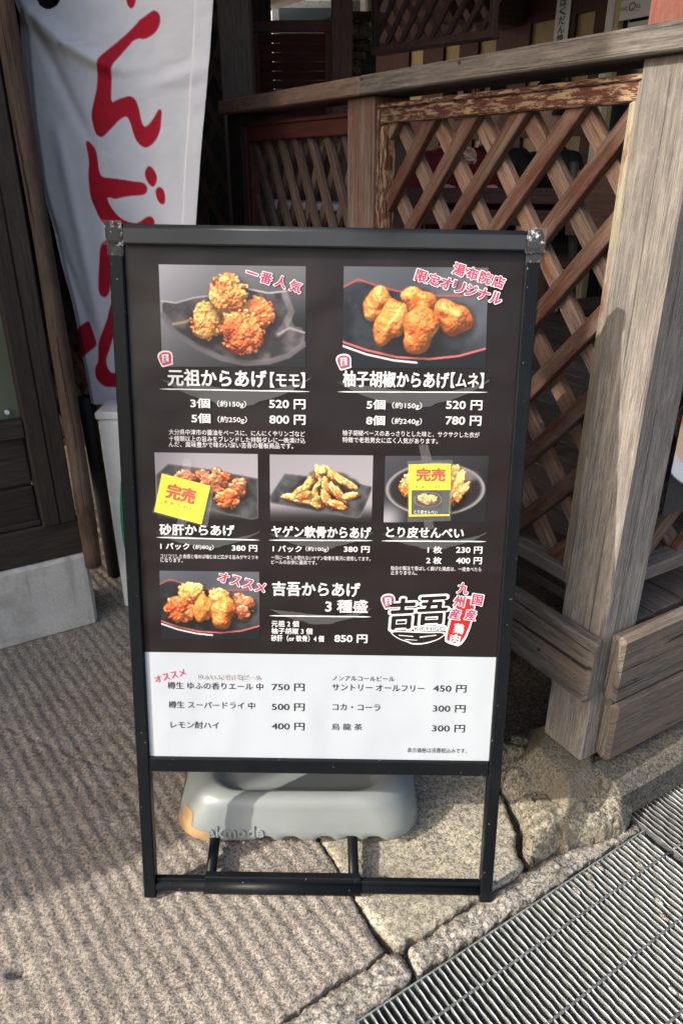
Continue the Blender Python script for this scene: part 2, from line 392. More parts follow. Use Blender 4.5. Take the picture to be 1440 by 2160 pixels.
def stone(name, poly, zf, res, mat, bottom=-.03, jit=.25, parent=None, seed=1):
    """a solid slab whose top is a height field over the outline"""
    px_ = [p[0] for p in poly]; py_ = [p[1] for p in poly]
    xs = np.arange(min(px_)-res, max(px_)+2*res, res); ys = np.arange(min(py_)-res, max(py_)+2*res, res)
    X, Y = np.meshgrid(xs, ys)
    cx = X[:-1, :-1]+res/2; cy = Y[:-1, :-1]+res/2
    wob = -res*.3
    dc = segdist(cx, cy, poly); inside = pip(cx, cy, poly)
    keep = np.where(inside, dc, -dc)+wob > 0
    r_ = np.random.default_rng(seed)
    Xj = X+(r_.random(X.shape)-.5)*res*jit; Yj = Y+(r_.random(X.shape)-.5)*res*jit
    d = segdist(X, Y, poly); d = np.where(pip(X, Y, poly), d, 0)
    Zt = zf(Xj, Yj, d)
    used = np.zeros(X.shape, bool)
    for dy in (0, 1):
        for dx in (0, 1): used[dy:dy+keep.shape[0], dx:dx+keep.shape[1]] |= keep
    idx = -np.ones(X.shape, int); idx[used] = np.arange(used.sum())
    V = np.stack([Xj[used], Yj[used], Zt[used]], 1); nv = len(V)
    q = np.stack([idx[:-1, :-1][keep], idx[:-1, 1:][keep], idx[1:, 1:][keep], idx[1:, :-1][keep]], 1)
    # skirt
    from_e = {}
    e = np.concatenate([q[:, [0, 1]], q[:, [1, 2]], q[:, [2, 3]], q[:, [3, 0]]])
    key = np.sort(e, 1); k1 = key[:, 0].astype(np.int64)*(nv+1)+key[:, 1]
    u, first, cnt = np.unique(k1, return_index=True, return_counts=True)
    be = e[first[cnt == 1]]
    bv = np.unique(be); mp = -np.ones(nv, int); mp[bv] = nv+np.arange(len(bv))
    VB = V[bv].copy(); VB[:, 2] = bottom
    sk = np.stack([be[:, 1], be[:, 0], mp[be[:, 0]], mp[be[:, 1]]], 1)
    bx_, by_ = V[bv, 0], V[bv, 1]; bd = np.full(len(bv), 1e9); nx_ = bx_.copy(); ny_ = by_.copy()
    for i in range(len(poly)):
        x1, y1 = poly[i]; x2, y2 = poly[(i+1) % len(poly)]; L2 = (x2-x1)**2+(y2-y1)**2+1e-12
        t = np.clip(((bx_-x1)*(x2-x1)+(by_-y1)*(y2-y1))/L2, 0, 1); qx = x1+t*(x2-x1); qy = y1+t*(y2-y1); dd = np.hypot(bx_-qx, by_-qy)
        m_ = dd < bd; bd[m_] = dd[m_]; nx_[m_] = qx[m_]; ny_[m_] = qy[m_]
    wb = (fbm(nx_, ny_, 55, seed+60, 3)-.5)*.010
    V[bv, 0] = nx_+wb; V[bv, 1] = ny_+(fbm(nx_, ny_, 55, seed+70, 3)-.5)*.010
    VB = V[bv].copy(); VB[:, 2] = bottom
    V = np.concatenate([V, VB]); Fq = np.concatenate([q, sk])
    me = bpy.data.meshes.new(name)
    me.vertices.add(len(V)); me.vertices.foreach_set('co', V.astype(np.float32).ravel())
    me.loops.add(Fq.size); me.loops.foreach_set('vertex_index', Fq.astype(np.int32).ravel())
    me.polygons.add(len(Fq)); me.polygons.foreach_set('loop_start', np.arange(0, Fq.size, 4, dtype=np.int32))
    sm_ = np.zeros(len(Fq), bool); sm_[:len(q)] = True
    me.polygons.foreach_set('use_smooth', sm_); me.update(calc_edges=True); me.validate()
    me.materials.append(MAT[mat])
    return link(name, me, parent)

# ================================================================== GROUND
GU = Vector((.846, .533, 0)); GN = Vector((.533, -.846, 0)); G0 = Vector((.176, .813, 0))   # drain line
def FG(u, v, z=0): return G0+GU*u+GN*v+Z3*z
mb = MB()
us = [-60, -1.6, 3.2, 60]; vs = [-60, -.01, .50, 60]
for i in range(3):
    for j in range(3):
        if i == 1 and j == 1: continue
        mb.poly([FG(us[i], vs[j], -.03), FG(us[i+1], vs[j], -.03), FG(us[i+1], vs[j+1], -.03), FG(us[i], vs[j+1], -.03)])
structure(mb.build('ground', 'soil', fix=False))
mb = MB()                                            # the drain channel under the grates
a, b, c_, d_ = (-1.6, -.01), (3.2, -.01), (3.2, .50), (-1.6, .50)
lo = [FG(*p, -.30) for p in (a, b, c_, d_)]; hi = [FG(*p, -.03) for p in (a, b, c_, d_)]
mb.poly(lo)
for i in range(4): mb.poly([lo[i], lo[(i+1) % 4], hi[(i+1) % 4], hi[i]])
structure(mb.build('drain_channel', 'soil', fix=False))

mb = MB(); mb.poly([FG(-60, .502, -.006), FG(60, .502, -.006), FG(60, 30, -.006), FG(-60, 30, -.006)]); structure(mb.build('road', 'dark_concrete', fix=False))
RD = (.79, .61)                                      # across the combed ridges
def comb_z(X, Y, d):
    q = X*RD[0]+Y*RD[1]+.010*np.sin(X*3.1+Y*2.2)+(fbm(X, Y, 6, 3, 3)-.5)*.010
    amp = .25+1.5*np.clip(fbm(X, Y, 6, 12, 3)-.1, 0, 1)
    along = -X*RD[1]+Y*RD[0]; chip = fbm(q*1.0, along*.35, 120, 44, 3)
    ph_ = np.sin(2*np.pi*(q+(chip-.5)*.006)/.0262); z = .0036*(np.abs(.5+.5*ph_)**.65-.5)*(.55+.6*amp)
    z += (fbm(X, Y, 16, 31, 3)-.5)*.004+(vnoise(X, Y, 110, 41)-.5)*.0036+(vnoise(X, Y, 230, 42)-.5)*.002
    z -= .0035*np.exp(-((X*.35+Y*.94-1.005+.012*np.sin(X*9))/.004)**2)*(X < -.42)
    pit = np.exp(-(((X+.535)/.014)**2+((Y-.790)/.012)**2)); z -= .02*pit
    e = np.clip(d/.010, 0, 1); z -= .006*(1-e)**2
    return z
comb_poly = [(-.045, 1.050), (.017, .949), (.025, .914), (.046, .873), (.066, .841), (.074, .828), (.045, .803), (.012, .789), (-.040, .748), (-.098, .711), (-.55, .43), (-1.2, .02), (-2.3, .02), (-2.3, 2.6), (-.55, 2.6), (-.28, 1.95), (-.14, 1.25)]
structure(stone('pavement', comb_poly, comb_z, .0055, 'combed_stone', seed=3))
mb = MB(); mb.poly([(-12, 2.61, -.004), (-.2, 2.61, -.004), (-.2, 9, -.004), (-12, 9, -.004)]); structure(mb.build('path', 'combed_stone', fix=False))
def flag_z(X, Y, d):
    z = (fbm(X, Y, 9, 71, 3)-.5)*.010+(vnoise(X, Y, 100, 72)-.5)*.0025+(fbm(X, Y, 30, 75, 2)-.5)*.003
    z += (vnoise(X, Y, 200, 76)-.5)*.002
    e = np.clip(d/.012, 0, 1); return z-.007*(1-e)**2
flag_poly = [(-.040, 1.049), (.021, .951), (.028, .917), (.044, .892), (.064, .866), (.082, .840), (.094, .832), (.108, .836), (.120, .850), (.142, .857), (.195, .890), (.240, .922), (.277, .942), (.340, .984), (.347, .996), (.342, 1.04), (.352, 1.072), (.347, 1.104), (.346, 1.151), (.331, 1.184), (.340, 1.275), (.2, 1.9), (-.26, 1.95), (-.13, 1.25)]
tag(stone('flagstone', flag_poly, flag_z, .005, 'flag_stone', seed=5), 'smooth yellowish flagstone with cracked edges under the menu board', 'paving stone')
def kerb_z(X, Y, d):
    z = (fbm(X, Y, 22, 81, 4)-.5)*.014+(vnoise(X, Y, 130, 82)-.5)*.005
    e = np.clip(d/.012, 0, 1); return z-.010*(1-e)**2-.002
kA = [(-.094, .705), (-.04, .740), (.02, .784), (.074, .820), (.099, .825), (.119, .786), (.012, .702), (-.35, .475), (-1.2, -.055), (-1.2, .005), (-.55, .420)]
kB = [(.112, .829), (.241, .915), (.352, .986), (.436, 1.034), (.545, 1.064), (.605, 1.108), (.606, 1.088), (.40, .957), (.128, .787)]
tag(stone('kerb_stone', kA, kerb_z, .004, 'kerb_stone', seed=8), 'speckled concrete kerb block left of the black joint beside the drain grate', 'kerb')
tag(stone('kerb_stone', kB, kerb_z, .004, 'kerb_stone', seed=9), 'speckled concrete kerb block between the yellowish flagstone and the drain grate', 'kerb')
def rock_z(X, Y, d):
    base = .016+.034*np.clip(((X-.36)*.30+(Y-.985)*1.0)/.085, 0, 1)
    base = base*(1-np.exp(-d/.012))+.030*np.clip((X-.50)/.05, 0, 1)*(1-np.exp(-d/.02))
    cr = np.abs(fbm(X, Y, 13, 97, 3)-.5); base = base-.012*np.exp(-(cr/.012)**2)
    return base+(fbm(X, Y, 18, 91, 4)-.5)*.030+(fbm(X, Y, 60, 93, 3)-.5)*.016+(vnoise(X, Y, 130, 92)-.5)*.006
rock_poly = [(.361, .997), (.44, 1.040), (.52, 1.052), (.565, 1.072), (.592, 1.108), (.600, 1.16), (.578, 1.235), (.50, 1.30), (.36, 1.29), (.345, 1.19), (.365, 1.12), (.368, 1.075), (.356, 1.04)]
tag(stone('foundation_rock', rock_poly, rock_z, .004, 'rough_rock', bottom=-.03, seed=11), 'rough mossy yellow-brown rock bulging under the corner post of the deck', 'rock')
def foot_z(X, Y, d):
    return -.01+np.minimum(.106+(vnoise(X, Y, 30, 98)-.5)*.006, .018+d*1.45)+(fbm(X, Y, 25, 95, 3)-.5)*.004+(vnoise(X, Y, 140, 96)-.5)*.002
foot_poly = [(.432, 1.020), (.565, 1.118), (.60, 1.30), (.45, 1.36), (.345, 1.215)]
tag(stone('post_footing', foot_poly, foot_z, .004, 'footing_concrete', seed=13), 'square concrete footing pad the corner post stands on', 'footing')
# low concrete strip under the street side of the deck
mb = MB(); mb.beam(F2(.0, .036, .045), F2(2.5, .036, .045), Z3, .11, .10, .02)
tag(mb.build('concrete_strip', 'dark_concrete'), 'low grey concrete strip under the street side boards of the deck', 'concrete base')
# small stones near the post
pts_small = [(.345, 1.27, .02), (.372, 1.285, .016), (.330, 1.24, .012), (.405, 1.30, .02), (.30, 1.33, .02), (.255, 1.36, .022)]
names_small = ['pale broken stone nearest the corner post in the dark gap', 'small broken stone touching the footing pad in the dark gap', 'tiny chip of stone at the top of the flagstone crack', 'broken stone beside the left face of the corner post', 'dark lump of stone under the left skirt board', 'dark lump of stone furthest under the left skirt board']
for i, (x, y, r) in enumerate(pts_small):
    bm = bmesh.new(); bmesh.ops.create_icosphere(bm, subdivisions=3, radius=r)
    for v in bm.verts:
        p = v.co.copy(); n_ = p.normalized()
        k = 1+.35*(float(fbm(np.array([n_.x*2+i]), np.array([n_.y*2+n_.z*1.7]), 1.3, 5+i, 3)[0])-.5)*2
        v.co = Vector((p.x*k*1.25, p.y*k, p.z*k*.75))+Vector((x, y, r*.55+.01))
    me = bpy.data.meshes.new('loose_stone'); bm.to_mesh(me); bm.free(); me.materials.append(MAT['rough_rock'])
    tag(link('loose_stone', me), names_small[i], 'stone', 'loose stones by the corner post')
# moss tuft at the grate edge
mb = MB()
for k in range(240):
    t = rnd.random(); u = .548+.10*t; base = FG(u, -.050-rnd.random()*.018, .0)
    L = .006+.012*rnd.random(); an = rnd.random()*6.28; dv = Vector((math.cos(an), math.sin(an), 1.0))*L; sdv = Vector((-math.sin(an), math.cos(an), 0))*.0028
    mb.poly([base-sdv, base+sdv, base+dv*.6+sdv*1.3, base+dv, base+dv*.6-sdv*1.3])
tag(mb.build('moss_tuft', 'moss', fix=False), 'green moss growing along the edge of the drain grate', 'moss', kind='stuff')

# ---- drain grates
def grate(u0, u1, v0, v1, rods, label, worn=()):
    g = thing('drain_grate', label, 'drain grate', FG((u0+u1)/2, (v0+v1)/2, -.03), 'steel drain grates along the deck')
    n = int((u1-u0)/.0125); mb = MB(); mw = MB()
    for k in range(n):
        u = u0+.0045+k*.0125; tgt = mw if k < len(worn) else mb
        b0 = len(tgt.v); st = int((v1-v0)/.0055); hw = .00165
        for i in range(st+1):
            v = v0+.004+(v1-v0-.008)*i/st; dz = .0009*math.sin(i*.95+k*1.7)
            e = .0003*math.sin(i*1.9+k*2.1)
            for (du, z) in ((-hw*.55, -.026), (-hw*.6, -.006), (-hw+e, -.0022+dz), (-hw*.45+e, dz), (hw*.45+e, dz), (hw+e, -.0022+dz), (hw*.6, -.006), (hw*.55, -.026)):
                tgt.v.append(FG(u+du, v, z))
        for i in range(st):
            for j in range(7):
                a = b0+i*8+j; tgt.face([a, a+1, a+9, a+8], None, 0, 2 <= j <= 4)
        tgt.face([b0+i for i in range(8)]); tgt.face([b0+st*8+i for i in range(7, -1, -1)])
    mb.build('bearing_bars', 'galvanised', g)
    if mw.v: mw.build('worn_bars', 'worn_steel', g)
    mr = MB()
    for v in rods:
        pts = [FG(u0+.002+(u1-u0-.004)*i/60, v, -.0022) for i in range(61)]
        mr.tube(pts, .0028, 8)
    mr.build('cross_rods', 'worn_steel', g)
    me_ = MB()
    me_.beam(FG(u0, v0+.002, -.016), FG(u1, v0+.002, -.016), Z3, .026, .003, .0005)
    me_.beam(FG(u0, v1-.002, -.016), FG(u1, v1-.002, -.016), Z3, .026, .003, .0005)
    me_.build('edge_bar', 'galvanised', g)
    return g
grate(-1.5, .508, 0.004, .47, (.067, .167, .267, .367), 'long galvanised steel drain grate with fine serrated bars along the kerb')
grate(.512, 2.5, -.046, .42, (.067, .167, .267, .367), 'galvanised drain grate section set back beside the mossy edge', worn=range(9))
peb = [(.33, .022), (.318, .035), (.285, .03), (.362, .020), (.43, .058), (.395, .125), (.375, .15), (.50, .235), (.62, .045), (.60, .09), (.275, .24), (.18, .30), (.10, .22)]
for i, (u, v) in enumerate(peb):
    bm = bmesh.new(); bmesh.ops.create_icosphere(bm, subdivisions=2, radius=1)
    for vv in bm.verts:
        q = vv.co.copy(); vv.co = FG(u, v, .0)+GU*q.x*.0042+GN*q.y*(.008+.003*rnd.random())+Z3*q.z*.003
    for f_ in bm.faces: f_.smooth = True
    me = bpy.data.meshes.new('pebble'); bm.to_mesh(me); bm.free(); me.materials.append(MAT['kerb_stone'])
    tag(link('pebble', me), 'small grey pebble wedged between the bars of the drain grate', 'pebble', 'pebbles wedged in the drain grate')

# ================================================================== MENU BOARD
sign = thing('menu_board', 'black framed standing menu board showing fried chicken photos and prices', 'menu board', SO)
BA = 'black_aluminium'
mb = MB()
for sgn, nm in ((-1, 'l'), (1, 'r')):
    mb = MB(); s0 = sgn*.3035
    mb.beam(SG(s0, 0, -.010), SG(s0, 1.122, -.010), SS, .0215, .022, .002); mb.build('side_rail', BA, sign)
mb = MB()                                            # rounded top clamp
prof = [(-.0145, -.016), (-.0145, .0085), (-.0125, .0105), (.0065, .0105), (.0105, .0085), (.0135, .003), (.0145, -.004), (.0145, -.016)]
b0 = 0
for s_ in (-.2885, .2885):
    for (v, o) in prof: mb.v.append(SG(s_, 1.1345+v, o))
n = len(prof)
for i in range(n): mb.face([i, (i+1) % n, n+(i+1) % n, n+i], None, 0, 3 <= i <= 5)
mb.face(range(n)); mb.face(range(2*n-1, n-1, -1)); mb.build('top_bar', 'skylit_satin_black', sign)
for sgn in (-1, 1):
    mb = MB(); mb.beam(SG(sgn*.289, 1.135, -.0035), SG(sgn*.3155, 1.135, -.0035), SV, .031, .028, .005); mb.build('corner_cap', BA, sign)
    mb = MB()
    sq = lambda P, o: mb.plate([SG(sgn*x, v, o) for x, v in (P if sgn > 0 else P[::-1])], .0004, SN)
    sq([(.2915, 1.104), (.3150, 1.105), (.3150, 1.1185), (.2915, 1.1195)], .0022); sq([(.2880, 1.117), (.3170, 1.1175), (.3172, 1.152), (.2895, 1.1515)], .0118)
    mb.build('clear_tape', 'clear_tape', sign)
mb = MB(); mb.beam(SG(-.2927, .2720, -.009), SG(.2927, .2720, -.009), SV, .027, .020, .002); mb.build('middle_rail', BA, sign)
mb = MB(); mb.beam(SG(-.2927, .70, -.0105), SG(.2927, .70, -.0105), SV, .835, .004, .0005); mb.build('backing_panel', 'black_rubber', sign)
mb = MB(); mb.tube([SG(-.2927, .021, -.010), SG(.2927, .021, -.010)], .0105, 16); mb.beam(SG(-.2927, .033, -.012), SG(.2927, .033, -.012), SV, .008, .012, .001); mb.build('foot_bar', BA, sign)
mb = MB(); mb.tube([SG(-.205, .0205, -.009), SG(.077, .0205, -.009)], .0135, 16); mb.beam(SG(-.205, .036, -.013), SG(.077, .036, -.013), SV, .014, .017, .002); mb.build('sleeve', BA, sign)
for x0, x1 in ((-.240, -.246), (.023, .021)):
    mb = MB(); mb.tube([(x0, .93, .024), (x1, 1.05, .026), (x1, 1.34, .026)], .0098, 12); mb.build('link_rod', BA, sign)
for sgn in (-1, 1):
    mb = MB(); mb.beam(SG(sgn*.285, 1.10, -.030), Vector((sgn*.285-.035, 1.36, .0)), SS, .02, .02, .002); mb.build('rear_leg', BA, sign)
mb = MB(); mb.tube([(-.32, 1.345, .026), (.25, 1.345, .026)], .0105, 12); mb.build('rear_bar', BA, sign)

# poster sheets
POST_O = -.0062
def quad_pts(q, o): return [SG(*sp(x, y), o) for x, y in q]
mb = MB()
vsplit_l = sp(302, 1380)[1]; vsplit_r = sp(1045, 1388)[1]; vs_ = (vsplit_l+vsplit_r)/2
mb.plate([SG(-.2925, vs_-.004, POST_O), SG(.2925, vs_-.004, POST_O), SG(.2925, 1.1205, POST_O), SG(-.2925, 1.1205, POST_O)], .0008, SN)
poster = mb.build('poster', 'poster_vinyl', sign)
mb = MB()
mb.plate([SG(-.2922, .2855, POST_O+.0006), SG(.2922, .2855, POST_O+.0006), SG(.2922, vs_, POST_O+.0006), SG(-.2922, vs_, POST_O+.0006)], .0004, SN)
drinks = mb.build('drinks_sheet', 'drinks_paper', sign)

# ---- lettering
_cache = {}
def glyphs(body, bold=0.0, res=3, thick=0.0):
    if body in _cache: return _cache[body]
    cu = bpy.data.curves.new('t', 'FONT'); cu.body = body; cu.size = 1; cu.resolution_u = res; cu.offset = thick; cu.fill_mode = 'BOTH'
    o = bpy.data.objects.new('t', cu); COL.objects.link(o)
    dg = bpy.context.evaluated_depsgraph_get(); dg.update()
    me = bpy.data.meshes.new_from_object(o.evaluated_get(dg))
    co = np.array([v.co[:2] for v in me.vertices]); fs = [tuple(p.vertices) for p in me.polygons]
    bpy.data.objects.remove(o); bpy.data.curves.remove(cu); bpy.data.meshes.remove(me)
    _cache[body] = (co, fs); return _cache[body]
def put(mb, body, x0, x1, yc, h, o, mi=0, bold=.012, rot=0.0, grow=0.0, frame=None, shear=0.0):
    """fit lettering to the width x0..x1, centred on yc, height h; a heavier weight is a fan of slightly shifted strokes"""
    co, fs = glyphs(body)
    mn, mx = co.min(0), co.max(0); c = (mn+mx)/2; sz = mx-mn
    sl, vl = sp(x0, yc); sr, vr = sp(x1, yc); xm = (x0+x1)/2
    st, vt = sp(xm, yc-h/2); sb, vb = sp(xm, yc+h/2); sc_, vc = sp(xm, yc)
    W_ = sr-sl; H_ = vt-vb; cr, sr_ = math.cos(rot), math.sin(rot)
    em = H_/sz[1] if body != '一' else W_/sz[0]
    d = bold*em
    shifts = [(0, 0)]
    if bold > .001: shifts = [(d*math.cos(a), d*.75*math.sin(a)) for a in [i*math.pi*2/(12 if bold > .05 else 6) for i in range(12 if bold > .05 else 6)]]
    if bold > .05: shifts += [(x*.5, y*.5) for x, y in shifts[::2]]
    W_ = max(W_-2*d, W_*.5) if bold <= .05 else W_; H_ = max(H_-1.5*d, H_*.5) if bold <= .05 else H_
    q = (co-c)/sz
    for k, (dx, dy) in enumerate(shifts):
        pts = []
        for (a, b) in q:
            px_, py_ = a*W_+b*H_*shear+dx, b*H_+dy
            pts.append((sc_+px_*cr-py_*sr_, vc+px_*sr_+py_*cr))
        mb.mesh2d(pts, fs, lambda s, v: SG(s, v, o+k*.00001), mi)
LT = POST_O+.0016
lt = MB()        # materials: 0 white, 1 pink, 2 red, 3 ink, 4 brush grey
# grey brush bowls and ruled lines under the dish names
def bowl(x0, x1, yt, hh):
    top = []; n = 26
    pts = []
    for i in range(n+1):
        t = i/n; x = x0+(x1-x0)*t; y = yt+(hh*.42*math.sin(math.pi*t)**.6 if 0 < t < 1 else 0)+rnd.uniform(-.6, .6); pts.append((x, y-hh*.10*math.sin(t*7)))
    for i in range(n, -1, -1):
        t = i/n; x = x0+(x1-x0)*t
        y = yt+hh*(1-abs(2*t-1)**2.3)+rnd.uniform(-.5, .5)+(hh*.12 if .38 < t < .63 else 0); pts.append((x, max(y, yt+.8)))
    lt.mesh2d([sp(x, y) for x, y in pts], [tuple(range(len(pts)))], lambda s, v: SG(s, v, LT-.0004), 4)
for q in ((338, 655, 799, 52), (711, 1033, 804, 50), (328, 547, 1124, 30), (567, 786, 1126, 30), (805, 1026, 1127, 30), (568, 783, 1286, 30)): bowl(*q)
def rule(x0, y0, x1, y1, t=1.3):
    n = 16; up = []; dn = []
    for i in range(n+1):
        x = x0+(x1-x0)*i/n; y = y0+(y1-y0)*i/n; k = t*(1 if 0 < i < n else .2)
        up.append((x, y-k*rnd.uniform(.8, 1.15))); dn.append((x, y+k*rnd.uniform(.8, 1.15)))
    P = up+dn[::-1]; lt.mesh2d([sp(*p) for p in P], [tuple(range(len(P)))], lambda s, v: SG(s, v, LT), 0)
rule(336, 821, 652.5, 826.5); rule(712, 827, 1028.5, 828); rule(328.6, 1135, 547, 1141); rule(567, 1141, 785.5, 1142); rule(805, 1142.5, 1025, 1144); rule(568, 1301, 782, 1303.5)
T = [('元祖からあげ', 352, 562, 798, 37, .030), ('【モモ】', 569, 643, 802, 33, .02), ('3個', 400, 442, 851, 21, .03), ('（約150g）', 457, 518.5, 853.5, 16, .012), ('520 円', 567, 644, 853, 21, .028),
     ('5個', 402.5, 443, 883, 21, .03), ('（約250g）', 458, 520, 886.5, 16, .012), ('800 円', 567.5, 644, 886, 21, .028),
     ('大分県中津市の醤油をベースに、にんにくやリンゴなど', 355, 643, 914, 12, .004), ('十種類以上の旨みをブレンドした特製ダレに一晩漬け込', 355, 643.5, 928, 12, .004), ('んだ、風味豊かで味わい深い吉吾の看板商品です。', 355, 618, 940, 12, .004),
     ('柚子胡椒からあげ', 722.5, 948, 801, 35, .030), ('【ムネ】', 951, 1021, 802.5, 33, .02), ('5個', 773, 813, 854, 21, .03), ('（約150g）', 827, 890, 857, 16, .012), ('520 円', 941, 1018, 855, 21, .028),
     ('8個', 772, 812, 887.5, 21, .03), ('（約240g）', 826, 890, 890, 16, .012), ('780 円', 940, 1016, 888, 21, .028),
     ('柚子胡椒ベースのあっさりとした味と、サクサクした衣が', 722, 1012, 916, 12, .004), ('特徴で老若男女に広く人気があります。', 722, 924, 930, 12, .004),
     ('砂肝からあげ', 334.7, 494, 1119.5, 24, .032), ('1 パック', 337, 399, 1154, 14, .028), ('（約80g）', 406, 450, 1156.5, 11.5, .012), ('380 円', 488, 542, 1158, 14, .028),
     ('コリコリした食感と噛めば噛むほど広がる旨みがヤミツキ', 337.5, 544, 1176, 9, .002), ('になります。', 337.5, 384, 1183.5, 9, .002),
     ('ヤゲン軟骨からあげ', 571.7, 783, 1124, 25, .032), ('1 パック', 574.5, 636.4, 1159.5, 14, .028), ('（約100g）', 644, 693, 1160.5, 11.5, .012), ('380 円', 724.7, 779.5, 1160.5, 14, .028),
     ('一羽に一本しか取れないヤゲン軟骨を贅沢に使用してます。', 571.7, 781, 1179, 9, .002), ('ビールのお供に最高です。', 571.7, 668, 1188, 9, .002),
     ('とり皮せんべい', 814, 979, 1125, 24, .032), ('1 枚', 902, 933, 1161.5, 15, .028), ('230 円', 962, 1018, 1162, 15, .028), ('2 枚', 899, 932, 1184, 15, .028), ('400 円', 962, 1017, 1184.5, 15, .028),
     ('独自の製法で香ばしく揚げた鶏皮は、一度食べたら', 824, 1015.5, 1201.5, 9, .002), ('止まりません。', 824, 880, 1210, 9, .002),
     ('吉吾からあげ', 573, 760, 1245, 31, .030), ('3 種盛', 685.5, 776, 1281, 28, .030), ('元祖 2 個', 571.7, 630, 1318, 13.5, .02), ('柚子胡椒 3 個', 571.7, 658.6, 1333.5, 13.5, .02), ('砂肝（or 軟骨）4 個', 571, 682.8, 1349, 14, .02), ('850 円', 705, 775, 1349.5, 18, .03)]
for body, x0, x1, yc, h, b in T: put(lt, body, x0, x1, yc, h, LT, 0, b)
def badge(chars, cs, size, rot, o=LT, col=1, ol=.085, bold=.034):
    for ch, (x, y) in zip(chars, cs):
        hh = size*(.16 if ch == '一' else 1)
        if ol: put(lt, ch, x-size/2, x+size/2, y, hh, o+.0003, 0, ol, rot)
        put(lt, ch, x-size/2, x+size/2, y, hh, o+.0006, col, bold, rot)
badge('一番人気', [(531, 576), (561, 586), (592, 594), (623, 604)], 25, R(-17), bold=.035)
def lerp_chars(n, a, b): return [(a[0]+(b[0]-a[0])*i/(n-1), a[1]+(b[1]-a[1])*i/(n-1)) for i in range(n)]
badge('湯布院店', lerp_chars(4, (969, 568), (1052, 594)), 26, R(-16)); badge('限定オリジナル', lerp_chars(7, (889, 582), (1047, 628)), 25, R(-16))
badge('オススメ', lerp_chars(4, (471, 1220), (549, 1241)), 21, R(-16))
def blob(pts, mi, o): lt.mesh2d([sp(*p) for p in pts], [tuple(range(len(pts)))], lambda s, v: SG(s, v, o), mi)
def seal(cx, cy, k):
    base = [(-17, -8), (-9, -17), (9, -18), (17, -10), (16, 6), (18, 12), (9, 14), (-6, 19), (-9, 13), (-14, 3)]
    P = smooth([(cx+x*k, cy+y*k) for x, y in base], 2); blob(P, 0, LT+.0002)
    P = smooth([(cx+x*k*.8, cy+y*k*.8) for x, y in base], 2); blob(P, 1, LT+.0005)
    P = [(cx+x*k, cy+y*k) for x, y in ((-7, -9), (7, -10), (8, 6), (-5, 9))]; blob(P, 0, LT+.0008)
    put(lt, '士', cx-4.5*k, cx+4.5*k, cy-4.5*k, 7*k, LT+.0011, 3, .02); put(lt, '五', cx-4.5*k, cx+5*k, cy+3.2*k, 7*k, LT+.0011, 3, .02)
seal(347, 757, 1); seal(724, 764, 1); seal(818, 1271, .95)
# shop mark: outlined characters over a bowl
for ch, x0, x1, yc, h in (('吉', 820, 875, 1297, 66), ('吾', 880, 944, 1290, 60)):
    put(lt, ch, x0, x1, yc, h, LT+.0003, 0, .085, R(4), shear=.12); put(lt, ch, x0, x1, yc, h, LT+.0006, 5, .035, R(4), shear=.12)
bw = [(819, 1334), (838, 1332), (900, 1336), (946, 1334), (930, 1350), (905, 1359), (893, 1361), (889, 1362), (868, 1362), (862, 1358), (838, 1350)]
P = smooth(bw, 2); blob(P, 0, LT+.0001)
cxm, cym = 882, 1346
P = smooth([(cxm+(x-cxm)*.93, cym+(y-cym)*.80) for x, y in bw], 2); blob(P, 5, LT+.0004)
for q in (((840, 1341), (872, 1344), (872, 1345.5), (842, 1343)), ((884, 1345), (920, 1341), (921, 1342.5), (886, 1347)), ((852, 1350), (880, 1352), (880, 1353), (856, 1352))): blob(q, 0, LT+.0007)
blob([(872, 1322.5), (941, 1321), (943, 1333), (873, 1334)], 0, LT+.0008); put(lt, 'KICHIGO', 875, 939, 1328, 8, LT+.0011, 3, .0)
P = [(985, 1268), (1008, 1275), (978, 1368), (938, 1356), (966, 1262)]
blob(smooth([(935, 1352), (962, 1256), (1012, 1262), (980, 1369), (944, 1360)], 2), 0, LT+.0001)
blob(smooth([(940, 1350), (966, 1262), (1008, 1268), (976, 1363), (948, 1356)], 2), 2, LT+.0002)
badge('九州産', [(977, 1243), (969, 1270), (960, 1297)], 23, R(-8), LT+.0003); badge('国産', [(1007, 1267), (993, 1299)], 23, R(-8), LT+.0003)
badge('鶏肉', [(968, 1328), (960, 1350)], 22, R(-8), LT+.0003, col=0, ol=0)
lt.build('lettering', ['print_white', 'print_pink', 'print_red', 'ink', 'brush_grey', 'poster_vinyl'], poster, fix=False)
# drinks sheet lettering
ld = MB(); LD = POST_O+.0012
D = [('樽生 ゆふの香りエール 中', 352, 554, 1450, 15, .006), ('750 円', 572.5, 641.7, 1452.5, 16, .012), ('樽生 スーパードライ 中', 354, 536.7, 1490.5, 15, .006), ('500 円', 572.5, 641.7, 1494.5, 16, .012),
     ('レモン酎ハイ', 358.7, 461, 1532.5, 15, .006), ('400 円', 572.5, 641.7, 1535.5, 16, .012), ('ノンアルコールビール', 700.8, 832, 1434, 10.5, .004), ('サントリー オールフリー', 700, 895, 1454, 14, .008), ('450 円', 913.7, 984, 1455.5, 16, .012),
     ('コカ・コーラ', 700.8, 802, 1495, 14, .008), ('300 円', 912.6, 982, 1498, 16, .012), ('烏 龍 茶', 699, 764, 1536.5, 14, .006), ('300 円', 911, 981, 1540, 16, .012), ('表示価格は消費税込みです。', 859, 985, 1586.5, 10.5, 0)]
for body, x0, x1, yc, h, b in D: put(ld, body, x0, x1, yc, h, LD, 0, b)
put(ld, 'ゆふいん麦酒 地ビール', 415.6, 551, 1432, 12, LD, 0, .042); put(ld, 'ゆふいん麦酒 地ビール', 415.6, 551, 1432, 12, LD+.0003, 2, 0)
